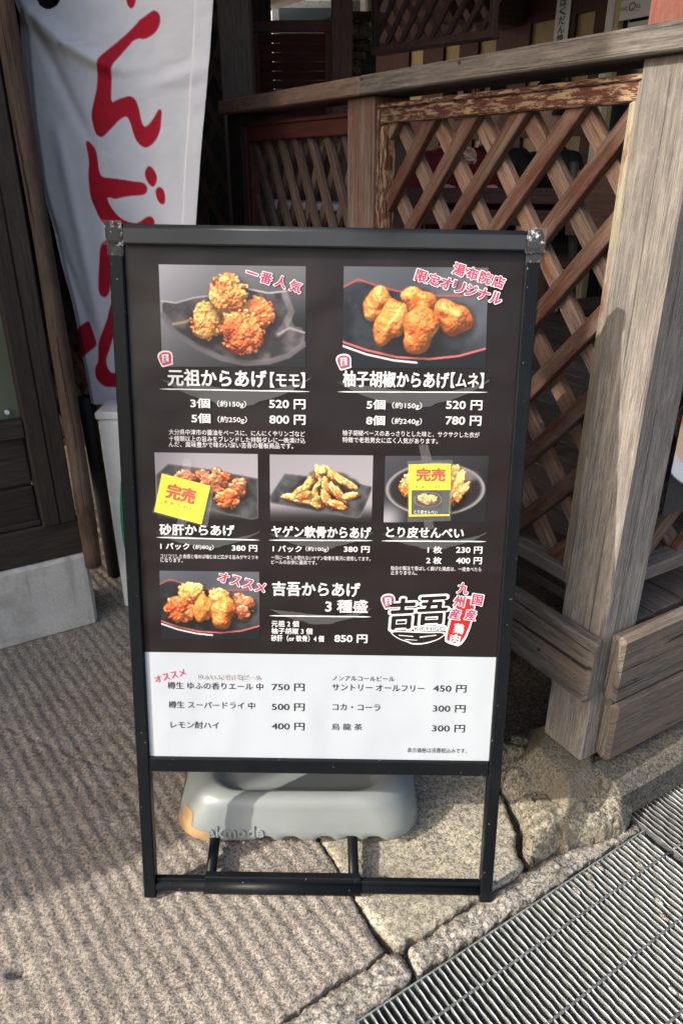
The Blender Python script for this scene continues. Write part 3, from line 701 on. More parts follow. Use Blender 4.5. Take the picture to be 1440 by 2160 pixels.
for ch, (x, y) in zip('オススメ', lerp_chars(4, (332, 1435), (383, 1422))): put(ld, ch, x-7.5, x+7.5, y, 14, LD, 1, .02, R(15))
ld.build('lettering', ['ink', 'print_pink', 'print_white'], drinks, fix=False)

# ---- printed dish photos, painted as a small picture on each print
def canvas(x0, y0, x1, y1, W):
    H_ = int(W*(y1-y0)/(x1-x0)); xs = np.linspace(x0, x1, W); ys = np.linspace(y0, y1, H_)
    return np.meshgrid(xs, ys)
def mixc(img, mask, col):
    mask = mask[..., None]; return img*(1-mask)+np.array(col, float)*mask
def sst(a, b, x): t = np.clip((x-a)/(b-a), 0, 1); return t*t*(3-2*t)
def soft(X, Y, poly, w): d = segdist(X, Y, poly); return np.where(pip(X, Y, poly), sst(-w, w, d), sst(-w, w, -d))
def stroke(img, X, Y, pts, w, col, a=1.0):
    return mixc(img, a*(1-sst(w*.6, w*1.2, segdist(X, Y, pts, False))), col)
def blur(a, n):
    for _ in range(n):
        a = (a+np.roll(a, 1, 0)+np.roll(a, -1, 0)+np.roll(a, 1, 1)+np.roll(a, -1, 1))/5
    return a
def lumps(img, X, Y, L, S, seed, style='crust'):
    step = abs(X[0, 1]-X[0, 0])
    for k, (cx, cy, rx, ry, rot, tone) in enumerate(L):
        sd = seed*100+k*7; r_ = np.random.default_rng(sd); c, s_ = math.cos(R(rot)), math.sin(R(rot))
        kk = 1.17 if style == 'crust' and min(rx, ry) > .05*S else 1.08; rx, ry = rx*kk, ry*kk
        u = ((X-cx)*c+(Y-cy)*s_)/rx; v = (-(X-cx)*s_+(Y-cy)*c)/ry; Rm = min(rx, ry)
        img = mixc(img, .6*sst(1.3, .75, np.hypot((X-cx-rx*.12)/rx, (Y-cy-ry*.26)/ry)), (16, 12, 11))
        th = np.arctan2(v, u); w_ = 1
        for f_ in (2, 3, 5): w_ = w_+(.15 if style == 'smooth' else .10)*np.sin(f_*th+r_.random()*6.28)/f_*1.6
        rr = np.hypot(u, v)/w_
        core = (.86 if style == 'crust' else .98)
        z = np.where(rr < core, np.sqrt(np.clip(1-(rr/core)**2, 0, 1))*.85, -1.)
        if style == 'crust':
            for (cnt, qa, qb, hh, pr) in ((16, .24, .42, .75, .66), (110, .055, .13, .55, .93)):
                zb = z.copy()
                for _ in range(cnt):
                    a = r_.random()*6.28; p = math.sqrt(r_.random())*pr; q = r_.uniform(qa, qb); ar = r_.uniform(.7, 1.4)
                    pu, pv = p*math.cos(a), p*math.sin(a); d2 = (u-pu)**2/ar+((v-pv)**2)*ar
                    zz = .80*math.sqrt(max(0, 1-min(1, p*p)))*1.0-q*.15+np.sqrt(np.clip(q*q-d2, 0, None))*hh
                    z = np.where(d2 < q*q, np.maximum(z, np.where(zb > -1, np.maximum(zz, zb+np.sqrt(np.clip(q*q-d2, 0, None))*hh*.6), zz)), z)
        else:
            for _ in range(7):
                a = r_.random()*6.28; p = math.sqrt(r_.random())*.6; q = r_.uniform(.3, .5); pu, pv = p*math.cos(a), p*math.sin(a); d2 = (u-pu)**2+(v-pv)**2
                z = z+np.where(z > -1, r_.uniform(-.16, .16)*np.exp(-d2/(q*q*.5)), 0)
        m_ = blur((z > -1).astype(float), 1)
        zf = np.where(z > -1, z, 0)*Rm
        zf = blur(zf, 1)+(fbm(X/S, Y/S, 60, sd+11, 2)-.5)*Rm*(.14 if style == 'crust' else .08)+(fbm(X/S, Y/S, 22, sd+13, 2)-.5)*Rm*(.12 if style == 'crust' else .17)
        gy, gx = np.gradient(zf, step); nl = np.sqrt(gx*gx+gy*gy+1)
        Ld = np.array((-.30, -.66, .69)); lam = np.clip((-gx*Ld[0]-gy*Ld[1]+Ld[2])/nl, 0, 1)
        occ = np.clip((blur(zf, 10)-zf)/(Rm*.16), -1, 1)
        sh = (.42+.80*lam)*(1-.45*np.clip(occ, 0, 1))*(1+.12*np.clip(-occ, 0, 1))
        n2 = fbm(X/S, Y/S, 8, sd+23, 3); n3 = fbm(X/S, Y/S, 40, sd+29, 2)
        lo_, mi_, hi_ = {'gold': ((166, 84, 38), (214, 142, 78), (246, 208, 146)), 'red': ((146, 56, 28), (200, 106, 56), (238, 180, 120)), 'brown': ((104, 48, 32), (156, 90, 60), (206, 152, 114)), 'pale': ((188, 100, 46), (220, 150, 84), (240, 198, 138))}[tone]
        t = np.clip((n2-.32)/.36, 0, 1)[..., None]; alb = np.array(lo_)*(1-t)+np.array(mi_)*t
        t3 = (np.clip(-occ*1.2, 0, 1)*(.75 if style == 'crust' else .3)*sst(.35, .6, n3))[..., None]; alb = alb*(1-t3)+np.array(hi_)*t3
        if style != 'crust':
            td = (sst(.64, .70, n3)*.55)[..., None]; alb = alb*(1-td)+np.array((128, 62, 28))*td
            tb_ = (sst(.1, .8, v)*.55)[..., None]; alb = alb*(1-tb_)+np.array(lo_)*tb_*.9
        half = np.clip((gx*.2+gy*.5+.85)/nl/1.0, 0, 1)**18
        colr = alb*1.24*sh[..., None]+(half*30)[..., None]
        img = img*(1-m_[..., None])+np.clip(colr, 0, 255)*m_[..., None]
    return img
def grad(X, Y, p0, p1, c0, c1):
    d = (p1[0]-p0[0], p1[1]-p0[1]); t = np.clip(((X-p0[0])*d[0]+(Y-p0[1])*d[1])/(d[0]**2+d[1]**2), 0, 1)[..., None]
    return np.array(c0, float)*(1-t)+np.array(c1, float)*t
def slate(img, X, Y, poly, S, seed, c0, c1):
    n_ = fbm(X/S, Y/S, 12, seed, 4); t = np.clip((n_-.3)/.4, 0, 1)[..., None]
    m_ = soft(X, Y, poly, S*.004)[..., None]; return img*(1-m_)+(np.array(c0, float)*(1-t)+np.array(c1, float)*t)*m_
def photo(img, quad, label, o):
    H_, W_ = img.shape[:2]; (tl, tr, br, bl) = [np.array(sp(*p)) for p in quad]
    u = np.linspace(0, 1, W_)[None, :, None]; v = np.linspace(0, 1, H_)[:, None, None]
    P = (tl*(1-u)+tr*u)*(1-v)+(bl*(1-u)+br*u)*v
    Q = np.array(SO)+P[..., :1]*np.array(SS)+P[..., 1:]*np.array(SV)+o*np.array(SN)
    idx = np.arange(H_*W_).reshape(H_, W_); q = np.stack([idx[:-1, :-1], idx[1:, :-1], idx[1:, 1:], idx[:-1, 1:]], -1).reshape(-1, 4)
    c = np.clip(img, 0, 255)/255; lin = np.where(c <= .04045, c/12.92, ((c+.055)/1.055)**2.4)
    return Q.reshape(-1, 3), q, lin.reshape(-1, 3)
def color_mesh(name, V, q, lin, mat, parent):
    me = bpy.data.meshes.new(name); me.from_pydata(V.tolist(), [], q.tolist()); me.materials.append(MAT[mat])
    ca = me.color_attributes.new('Col', 'FLOAT_COLOR', 'POINT')
    ca.data.foreach_set('color', np.concatenate([lin, np.ones((len(lin), 1))], 1).astype(np.float32).ravel())
    return link(name, me, parent)
PH = POST_O+.0005
def add_photo(img, quad, label, parent=None, o=PH):
    ob = color_mesh('dish_photo', *photo(img, quad, label, o), 'printed_picture', parent or poster); ob['label'] = label; return ob
# 1 golden chunks on a dark slate dish
X, Y = canvas(383, 283, 1279, 905, 230); S = 900
img = grad(X, Y, (383, 283), (900, 905), (172, 172, 180), (26, 26, 29))
img = mixc(img, sst(900, 1280, X)*sst(700, 283, Y)*.55, (120, 118, 122))
pl = smooth([(395, 500), (470, 515), (590, 478), (690, 466), (700, 420), (930, 420), (1050, 445), (1160, 430), (1195, 560), (1195, 650), (1275, 660), (1272, 765), (1160, 835), (1050, 872), (900, 880), (750, 842), (600, 770), (470, 680), (400, 585)], 1)
img = slate(img, X, Y, pl, S, 5, (44, 42, 44), (92, 88, 90))
img = slate(img, X, Y, smooth([(560, 640), (700, 560), (1060, 560), (1180, 650), (1120, 760), (940, 820), (740, 790)], 1), S, 8, (34, 32, 34), (62, 58, 60))
img = stroke(img, X, Y, [(400, 585), (470, 690), (600, 778), (750, 850), (900, 882), (1050, 874), (1170, 835), (1272, 760)], 20, (104, 98, 104), .8)
img = stroke(img, X, Y, [(395, 500), (480, 512), (590, 480), (690, 466)], 6, (185, 182, 186), .8); img = stroke(img, X, Y, [(930, 424), (1050, 447), (1160, 434)], 6, (176, 174, 180), .8)
img = stroke(img, X, Y, [(1150, 450), (1190, 560), (1150, 650), (1110, 700)], 22, (160, 156, 164), .35); img = stroke(img, X, Y, [(1110, 700), (1180, 660), (1270, 690)], 8, (170, 164, 170), .6)
img = stroke(img, X, Y, [(460, 640), (520, 630), (590, 608)], 9, (176, 150, 120), .8)
img = lumps(img, X, Y, [(985, 570, 92, 95, 0, 'red'), (668, 615, 95, 112, 20, 'gold'), (805, 460, 108, 118, 0, 'gold'), (885, 690, 126, 124, 0, 'red')], S, 1)
add_photo(img, [(333, 557), (644.4, 561), (644, 774), (340.6, 774)], 'printed photo of four golden fried chicken chunks on a dark slate dish')
# 2 smooth pieces on a red-rimmed black plate
def red_plate(X, Y, f, S):
    img = grad(X, Y, f(188, 292), f(600, 900), (84, 88, 96), (44, 47, 53))
    body = smooth([f(*p) for p in ((150, 440), (270, 372), (480, 432), (700, 465), (900, 465), (1090, 440), (1090, 790), (900, 838), (720, 856), (520, 846), (330, 802), (150, 745))], 1)
    img = slate(img, X, Y, body, S, 15, (24, 26, 30), (46, 49, 55))
    img = mixc(img, .5*sst(S*.5, S*.1, np.hypot(X-f(980, 480)[0], Y-f(980, 480)[1])), (120, 124, 132))
    img = stroke(img, X, Y, [f(*p) for p in ((180, 418), (270, 370), (380, 405), (480, 432), (600, 455), (700, 465), (900, 465), (1080, 440))], S*.0065, (170, 78, 74), .9)
    low = [(180, 750), (330, 802), (520, 846), (720, 857), (900, 838), (1060, 792)]
    img = mixc(img, soft(X, Y, [f(*p) for p in ((170, 752), (330, 808), (520, 852), (720, 862), (900, 842), (1070, 795), (1070, 930), (170, 930))], S*.004), (22, 25, 30))
    img = stroke(img, X, Y, [f(*p) for p in low], S*.008, (196, 96, 92), .95)
    img = stroke(img, X, Y, [f(*p) for p in ((180, 775), (330, 828), (500, 866), (640, 880))], S*.008, (225, 222, 226), .9)
    return img
X, Y = canvas(182, 294, 1066, 914, 225); S = 900
img = red_plate(X, Y, lambda x, y: (x, y), S)
img = lumps(img, X, Y, [(400, 530, 105, 92, -35, 'gold'), (642, 495, 95, 80, 20, 'pale'), (855, 600, 112, 104, 10, 'gold'), (475, 628, 88, 142, 15, 'pale'), (655, 672, 112, 132, 5, 'gold')], S, 2, 'smooth')
add_photo(img, [(725, 561), (1031, 564), (1024.6, 776.7), (721.8, 776.7)], 'printed photo of five peppery chicken pieces on a red-rimmed black plate')
# 3 dark gizzards on a ribbed black tray
def tray(X, Y, poly, S, seed):
    img = grad(X, Y, (X.min(), Y.min()), (X.min()+.3*S, Y.max()), (138, 134, 142), (150, 146, 152))
    img = mixc(img, sst(Y.min()+.45*S, Y.max(), Y)*.95, (24, 22, 25))
    img = slate(img, X, Y, poly, S, seed, (34, 34, 37), (74, 74, 78))
    rib = .5+.5*np.sin((X*.8+Y*.6)/S*420); img = mixc(img, soft(X, Y, poly, S*.004)*rib*.18, (140, 140, 145))
    return stroke(img, X, Y, list(poly)+[poly[0]], S*.007, (92, 92, 96), .8)
X, Y = canvas(160, 94, 948, 604, 165); S = 800
img = tray(X, Y, [(168, 265), (262, 182), (600, 222), (945, 285), (948, 585), (900, 600), (700, 560), (520, 505), (170, 430)], S, 25)
img = lumps(img, X, Y, [(390, 275, 75, 52, 10, 'brown'), (520, 265, 55, 45, 0, 'brown'), (630, 240, 40, 42, 0, 'brown'), (690, 300, 60, 60, 0, 'red'), (800, 330, 58, 50, -20, 'brown'), (600, 320, 95, 78, 10, 'brown'), (790, 370, 70, 60, 0, 'brown'), (708, 440, 88, 72, 0, 'red')], S, 3)
add_photo(img, [(324, 955.5), (542.5, 959), (544, 1098), (330, 1097)], 'printed photo of dark fried gizzards on a black tray behind the tilted sold out card')
# 4 cartilage strips
X, Y = canvas(569, 960, 787, 1103, 165); S = 220
img = tray(X, Y, [(571, 1062), (568, 1050), (601, 1001), (700, 1010), (785, 1027), (784, 1036), (764, 1090), (756, 1094), (660, 1078)], S, 35)
F4 = [(640, 1032, 26, 9, -30, 'gold'), (655, 1015, 24, 9, -50, 'gold'), (675, 1000, 22, 10, 70, 'pale'), (700, 1003, 28, 9, 50, 'gold'), (722, 1014, 26, 9, 40, 'pale'), (738, 1022, 20, 8, 30, 'gold'), (665, 1040, 30, 9, -65, 'pale'), (690, 1030, 26, 10, 75, 'red'), (712, 1040, 30, 10, 50, 'gold'), (740, 1046, 20, 8, -15, 'pale'), (620, 1050, 24, 9, 5, 'gold'), (650, 1054, 28, 10, -5, 'pale'), (670, 1062, 14, 12, 0, 'gold'), (690, 1055, 24, 10, 60, 'red'), (712, 1066, 22, 10, 20, 'gold'), (640, 1046, 20, 8, -20, 'red'), (680, 992, 10, 9, 0, 'pale')]
img = lumps(img, X, Y, F4, S, 4, 'crust')
add_photo(img, [(568, 960), (787, 962), (783.6, 1102.8), (569.4, 1102)], 'printed photo of a heap of fried cartilage strips on a black tray')
# 5 skin crackers in a round bowl
X, Y = canvas(539, 118, 1338, 627, 165); S = 800
img = grad(X, Y, (539, 118), (900, 627), (66, 66, 74), (28, 27, 30)); img = mixc(img, sst(760, 560, X)*sst(420, 600, Y), (150, 148, 154))
def ell(cx, cy, rx, ry): return np.hypot((X-cx)/rx, (Y-cy)/ry)
img = mixc(img, sst(1.02, .99, ell(935, 372, 392, 205)), (62, 60, 63)); e_ = ell(935, 372, 392, 205)
img = mixc(img, sst(.9, .95, e_)*sst(1.0, .97, e_)*.8, (150, 148, 152)); img = mixc(img, sst(.90, .87, e_), (38, 34, 34)); img = mixc(img, .8*sst(.55, .2, ell(1160, 270, 260, 120)), (118, 114, 116))
img = lumps(img, X, Y, [(720, 335, 58, 90, 10, 'gold'), (1090, 270, 50, 75, 0, 'gold'), (1060, 380, 60, 110, -10, 'pale'), (1110, 350, 45, 120, 15, 'gold'), (1160, 370, 30, 70, 40, 'gold'), (1110, 430, 40, 45, 0, 'red')], S, 5)
add_photo(img, [(812.8, 962.8), (1032, 962.8), (1024, 1104), (809, 1103.6)], 'printed photo of fried chicken skin in a round bowl behind the upright sold out card')
# 6 mixed platter
X, Y = canvas(199, 996, 959, 1514, 160); S = 780
f6 = lambda x, y: (199+(x-182)*.86, 996+(y-294)*.835)
img = red_plate(X, Y, f6, S)
img = lumps(img, X, Y, [(440, 1150, 92, 70, 0, 'gold'), (650, 1190, 80, 62, 10, 'pale'), (800, 1200, 45, 42, 0, 'brown'), (850, 1250, 75, 62, 0, 'brown'), (360, 1280, 112, 98, 0, 'red'), (825, 1310, 60, 58, 0, 'brown')], S, 6)
img = lumps(img, X, Y, [(530, 1280, 70, 112, 15, 'pale'), (678, 1310, 95, 112, 5, 'gold')], S, 7, 'smooth')
add_photo(img, [(334.7, 1206), (546, 1208.6), (546.7, 1351), (339.7, 1350)], 'printed photo of the mixed platter on a red-rimmed black plate')

# ---- sold out cards taped on the poster
def card(name_label, yel, film, o, texts, inner=None, tapes=()):
    c = tuple(sum(v)/4 for v in zip(*[sp(*p) for p in yel]))
    k = thing('sold_out_card', name_label, 'notice card', SG(*c, o), 'yellow sold out cards taped on the poster')
    mb = MB(); mb.plate(quad_pts(yel, o), .0006, SN); cd = mb.build('card', 'card_yellow', k)
    mb = MB(); mb.plate(quad_pts(film, o+.0012), .0003, SN); mb.build('clear_sleeve', 'clear_film', k)
    lm = MB()
    for (body, x0, x1, yc, h, mi, bold, rot) in texts: put(lm, body, x0, x1, yc, h, o+.0004 if mi != 3 else o+.0011, mi, bold, rot)
    if inner: lm.mesh2d([sp(*p) for p in inner], [(0, 1, 2, 3)], lambda s, v: SG(s, v, o+.0004), 2)
    lm.build('lettering', ['card_red', 'ink', 'card_dark', 'print_white'], cd, fix=False)
    for tq in tapes:
        mb = MB(); mb.plate(quad_pts(tq, o+.0018), .0002, SN); mb.build('clear_tape', 'clear_film', k)
    return k
CO = POST_O+.0036
card('tilted yellow sold out card over the gizzard photo', [(324.4, 1080), (424.4, 1107), (443.3, 1025.8), (341, 999.5)], [(321, 1082), (437, 1113), (452, 1027), (340, 996)], CO,
     [('完売', 350, 413, 1042, 34, 0, .048, R(-14)), ('申し訳ございません', 346, 405, 1066, 7, 1, .0, R(-14))], tapes=[[(372, 1110), (392, 1114), (396, 1094), (376, 1090)], [(384, 1003), (402, 1006), (404, 968), (386, 966)]])
k2 = card('upright yellow sold out card with a small skin cracker picture', [(862, 1090.5), (948, 1089), (951, 979.4), (862, 980.5)], [(859, 1102), (951, 1099), (954, 970), (859, 973)], CO,
     [('完売', 877, 940, 1002, 29, 0, .048, R(0)), ('申し訳ございません', 876, 935, 1028, 6.5, 1, .0, 0), ('とり皮せんべい', 873, 922, 1080.5, 8, 3, .012, 0)],
     inner=[(867, 1086), (947, 1085.5), (949, 1034), (868, 1034.5)], tapes=[[(889, 973), (911, 972), (902, 938), (883, 938)], [(895, 1118), (916, 1116), (912, 1098), (893, 1100)]])
X, Y = canvas(765, 380, 985, 515, 70); S = 260
img = grad(X, Y, (765, 380), (985, 515), (44, 42, 44), (30, 30, 32)); e_ = ell(875, 447, 108, 60); img = mixc(img, sst(1.02, .97, e_), (104, 100, 100)); img = mixc(img, sst(.94, .9, e_), (40, 34, 32))
img = lumps(img, X, Y, [(850, 440, 48, 36, 20, 'pale'), (900, 445, 45, 34, -20, 'pale'), (870, 460, 30, 28, 0, 'gold')], S, 9)
ob = color_mesh('dish_photo', *photo(img, [(872, 1037), (933, 1036.5), (933, 1072.5), (872, 1073)], '', CO+.0008), 'printed_picture', [o for o in k2.children if o.name.startswith('card')][0])

# ================================================================== WATER WEIGHT under the board
BX, BY = -.0865, 1.185; HX, HY = .2405, .155
base = thing('weight_base', 'grey plastic water weight with taped corner lying on the rods behind the board', 'sign weight', (BX, BY, .02))
def rrect(hx, hy, r, n=10):
    out = []
    for (sx, sy, a0) in ((1, 1, 0), (-1, 1, 90), (-1, -1, 180), (1, -1, 270)):
        for i in range(n+1):
            t = R(a0+90*i/n); out.append((sx*(hx-r)+r*math.cos(t), sy*(hy-r)+r*math.sin(t)))
    # densify the long edges
    res = []
    for i in range(len(out)):
        a, b = out[i], out[(i+1) % len(out)]; L = math.hypot(b[0]-a[0], b[1]-a[1]); k = max(1, int(L/.012))
        for j in range(k): res.append((a[0]+(b[0]-a[0])*j/k, a[1]+(b[1]-a[1])*j/k))
    return res
ringN = 400
def resample(pts, N):
    d = [0]
    for i in range(len(pts)):
        a, b = pts[i], pts[(i+1) % len(pts)]; d.append(d[-1]+math.hypot(b[0]-a[0], b[1]-a[1]))
    P = pts+[pts[0]]; t = np.linspace(0, d[-1], N, endpoint=False)
    return list(zip(np.interp(t, d, [p[0] for p in P]), np.interp(t, d, [p[1] for p in P])))
levels = [(.020, .012, .066), (.0205, .004, .070), (.026, .000, .072), (.045, .002, .078), (.072, .008, .082), (.090, .016, .084), (.102, .025, .082), (.110, .036, .078), (.1135, .048, .070), (.1115, .057, .060), (.104, .064, .052), (.094, .069, .046), (.088, .076, .042), (.086, .09, .035)]
mb = MB(); sc_x = [-.30, -.235, -.10, -.012, .055, .13]
for (z, ins, r) in levels:
    for (x, y) in resample(rrect(HX-ins*1.25, HY-ins*.85, max(.015, r)), ringN):
        zz = z
        if z < .03 and y < -.1:
            for xs_ in (-.062, -.012, .055, .105, .150):
                zz += .011*math.exp(-((x-(xs_))/.017)**4)
        # a flatter shoulder towards the front left corner
        mb.v.append(Vector((BX+x, BY+y-.006*(z > .1), zz)))
for k in range(len(levels)-1):
    for i in range(ringN):
        j = (i+1) % ringN; mb.face([k*ringN+i, k*ringN+j, (k+1)*ringN+j, (k+1)*ringN+i], None, 0, True)
mb.face(range(ringN-1, -1, -1)); mb.face([(len(levels)-1)*ringN+i for i in range(ringN)])
mb.build('body', 'grey_plastic', base)
FY = BY-HY
def surf(x, z):                                      # front skin of the weight
    ins = np.interp(z, [l[0] for l in levels[2:9]], [l[1] for l in levels[2:9]])
    hx = HX-ins*1.25; r = .075; dx = x-BX; y = -(HY-ins*.85)
    ex = abs(dx)-(hx-r)
    if ex > 0: y += r-math.sqrt(max(0, r*r-min(ex, r)**2))
    return Vector((x, BY+y, z))
def curved_patch(outline, o):
    mb = MB(); poly = outline
    xs = np.arange(min(p[0] for p in poly), max(p[0] for p in poly)+.004, .004); zs = np.arange(min(p[1] for p in poly), max(p[1] for p in poly)+.004, .004)
    for i in range(len(xs)-1):
        for j in range(len(zs)-1):
            cx, cz = np.array([xs[i]+.002]), np.array([zs[j]+.002])
            if not pip(cx, cz, poly)[0]: continue
            b0 = len(mb.v)
            for (x, z) in ((xs[i], zs[j]), (xs[i+1], zs[j]), (xs[i+1], zs[j+1]), (xs[i], zs[j+1])):
                p = surf(max(x, BX-HX+.0005), z); nrm = Vector((-.6 if x < BX-HX+.05 else -.1, -1, .1)).normalized(); mb.v.append(p+nrm*o)
            mb.face([b0, b0+1, b0+2, b0+3], None, 0, True)
    return mb
bodyv = mb.v; NL = len(levels)
def skin_patch(test, off):
    pm = MB(); mp = {}
    def vid(k, i):
        if (k, i) not in mp:
            a, b, c_, d_ = bodyv[k*ringN+(i+1) % ringN], bodyv[k*ringN+(i-1) % ringN], bodyv[min(k+1, NL-1)*ringN+i], bodyv[max(k-1, 0)*ringN+i]
            nn = (a-b).cross(c_-d_).normalized(); v = bodyv[k*ringN+i]
            if nn.dot(v-Vector((BX, BY, v.z))) < 0: nn = -nn
            mp[(k, i)] = len(pm.v); pm.v.append(v+nn*off)
        return mp[(k, i)]
    for k in range(1, 9):
        for i in range(ringN):
            c_ = (bodyv[k*ringN+i]+bodyv[(k+1)*ringN+(i+1) % ringN])/2
            if c_.y < BY and test(c_): pm.face([vid(k, i), vid(k, (i+1) % ringN), vid(k+1, (i+1) % ringN), vid(k+1, i)], None, 0, True)
    return pm
skin_patch(lambda c: c.x < -.258 and c.z < .036 or c.x < -.290 and c.y < 1.075 and c.z < .070, .0012).build('tape_patch', 'tan_tape', base, fix=False)
co, fs = glyphs('akmode', .012, 3, .022); mn, mx = co.min(0), co.max(0)
mb = MB()
b0 = len(mb.v); Wd = .108; Hd = .025
def emb(x, y): return surf(-.258+(x-mn[0])/(mx[0]-mn[0])*Wd, .034+(y-mn[1])/(mx[1]-mn[1])*Hd)+Vector((0, -.0030, .0))
mb.mesh2d([tuple(c) for c in co], fs, emb)
nv = len(co); mb.v += [v+Vector((0, .0045, 0)) for v in mb.v[:nv]]
ec = {}
for f_ in fs:
    for i in range(len(f_)):
        a_, b_ = f_[i], f_[(i+1) % len(f_)]; ec[(a_, b_)] = 1
for (a_, b_) in list(ec):
    if (b_, a_) not in ec: mb.face([a_, b_, nv+b_, nv+a_])
mb.build('embossed_lettering', 'grey_plastic', base, fix=False)

# ================================================================== DECK
deck = thing('timber_deck', 'weathered timber deck with grey skirt boards beside the menu board', 'deck', F1(.1, .0, -.1))
mb = MB()
for i in range(24):
    b = .115+i*.097; mb.beam(P0+D1*(.01+rnd.uniform(-.006, .006))+D2*b+Z3*.388, P0+D1*4.4+D2*b+Z3*.388, D2, .091, .022, .003)
mb.build('floor_boards', 'deck_board', deck)
mb = MB()
def rough_board(p0, p1, nrm, h, t, ch=.008):
    mb = MB(); mb.beam(p0, p1, Z3, h, t, ch); return mb
bd = rough_board(F1(-.012, .335, .019), F1(1.64, .331, .019), N1, .141, .034, .007).build('skirt_board', 'skirt_wood', deck)
mb = MB()
for (a, z) in ((.115, .318), (.62, .36), (.62, .30)):
    p = F1(a, z, .0362); mb = MB(); mb.tube([p, p+N1*.0012], .0042, 10); mb.build('nail', 'nail_rust', bd)
bd = rough_board(F2(.020, .333, .019), F2(2.6, .333, .019), N2, .149, .034, .007).build('skirt_board', 'skirt_wood', deck)
mb = MB()
for (b, z) in ((.075, .30), (.62, .36)):
    p = F2(b, z, .0362); mb = MB(); mb.tube([p, p+N2*.0012], .0042, 10); mb.build('nail', 'nail_rust', bd)
rough_board(F2(.030, .180, .021), F2(2.6, .172, .021), N2, .146, .036, .010).build('skirt_board', 'skirt_wood', deck)
mb = MB()
for a in (.5, 1.0, 1.6, 2.4):
    mb.beam(P0+D1*a+D2*.12+Z3*.0, P0+D1*a+D2*.12+Z3*.375, D1, .09, .09, .004); mb.beam(P0+D1*a+D2*.07+Z3*.33, P0+D1*a+D2*2.4+Z3*.33, D1, .05, .09, .003)
mb.build('joists', 'interior_brown', deck)

rl = thing('deck_railing', 'weathered wooden deck railing with diagonal lattice panels and a grey handrail', 'railing', F1(.05, .10, -.05))
def post(p, w, h0, h1, mat, side, name='post'):
    mb = MB(); mb.beam(p+Z3*h0, p+Z3*h1, side, w, w, .003); return mb.build(name, mat, rl)
PC = P0+D1*.052+D2*.048
mb = MB(); mb.beam(PC+Z3*.095, PC+Z3*1.353, D1, .104, .096, .003); mb.build('post', 'grey_wood', rl)
wood('mid_post_wood', (.09, .07, .06), (.21, .165, .14), patch=(.16, .07, .05), pa=.75)
mb = MB(); pm = P0+D1*.878+D2*.05; mb.beam(pm+Z3*.40, pm+Z3*1.351, D1, .114, .10, .003); mb.build('post', 'mid_post_wood', rl)
mb = MB(); pm = P0+D1*1.60+D2*.05; mb.beam(pm+Z3*.0, pm+Z3*1.351, D1, .10, .10, .003); mb.build('post', 'dark_stain', rl)
mb = MB(); pm = P0+D2*1.25+D1*.05; mb.beam(pm+Z3*.10, pm+Z3*1.351, D1, .104, .10, .003); mb.build('post', 'grey_wood', rl)
mb = MB(); mb.beam(F1(-.10, 1.3715, -.045), F1(.8475, 1.3715, -.045), D2, .135, .037, .003); hr = mb.build('handrail', 'rail_wood', rl)
mb = MB(); mb.beam(F1(.8495, 1.3712, -.045), F1(1.66, 1.3712, -.045), D2, .135, .037, .003); mb.build('handrail', 'lattice_dim', rl)
mb = MB(); mb.beam(F2(.12, 1.3708, -.05), F2(2.5, 1.3708, -.05), D1, .135, .037, .003); mb.build('handrail', 'rail_wood', rl)
mb = MB()
for a in (.836, .50): mb = MB(); mb.tube([F1(a, 1.383, .0226), F1(a, 1.383, .0242)], .004, 8); mb.build('nail', 'nail_rust', hr)
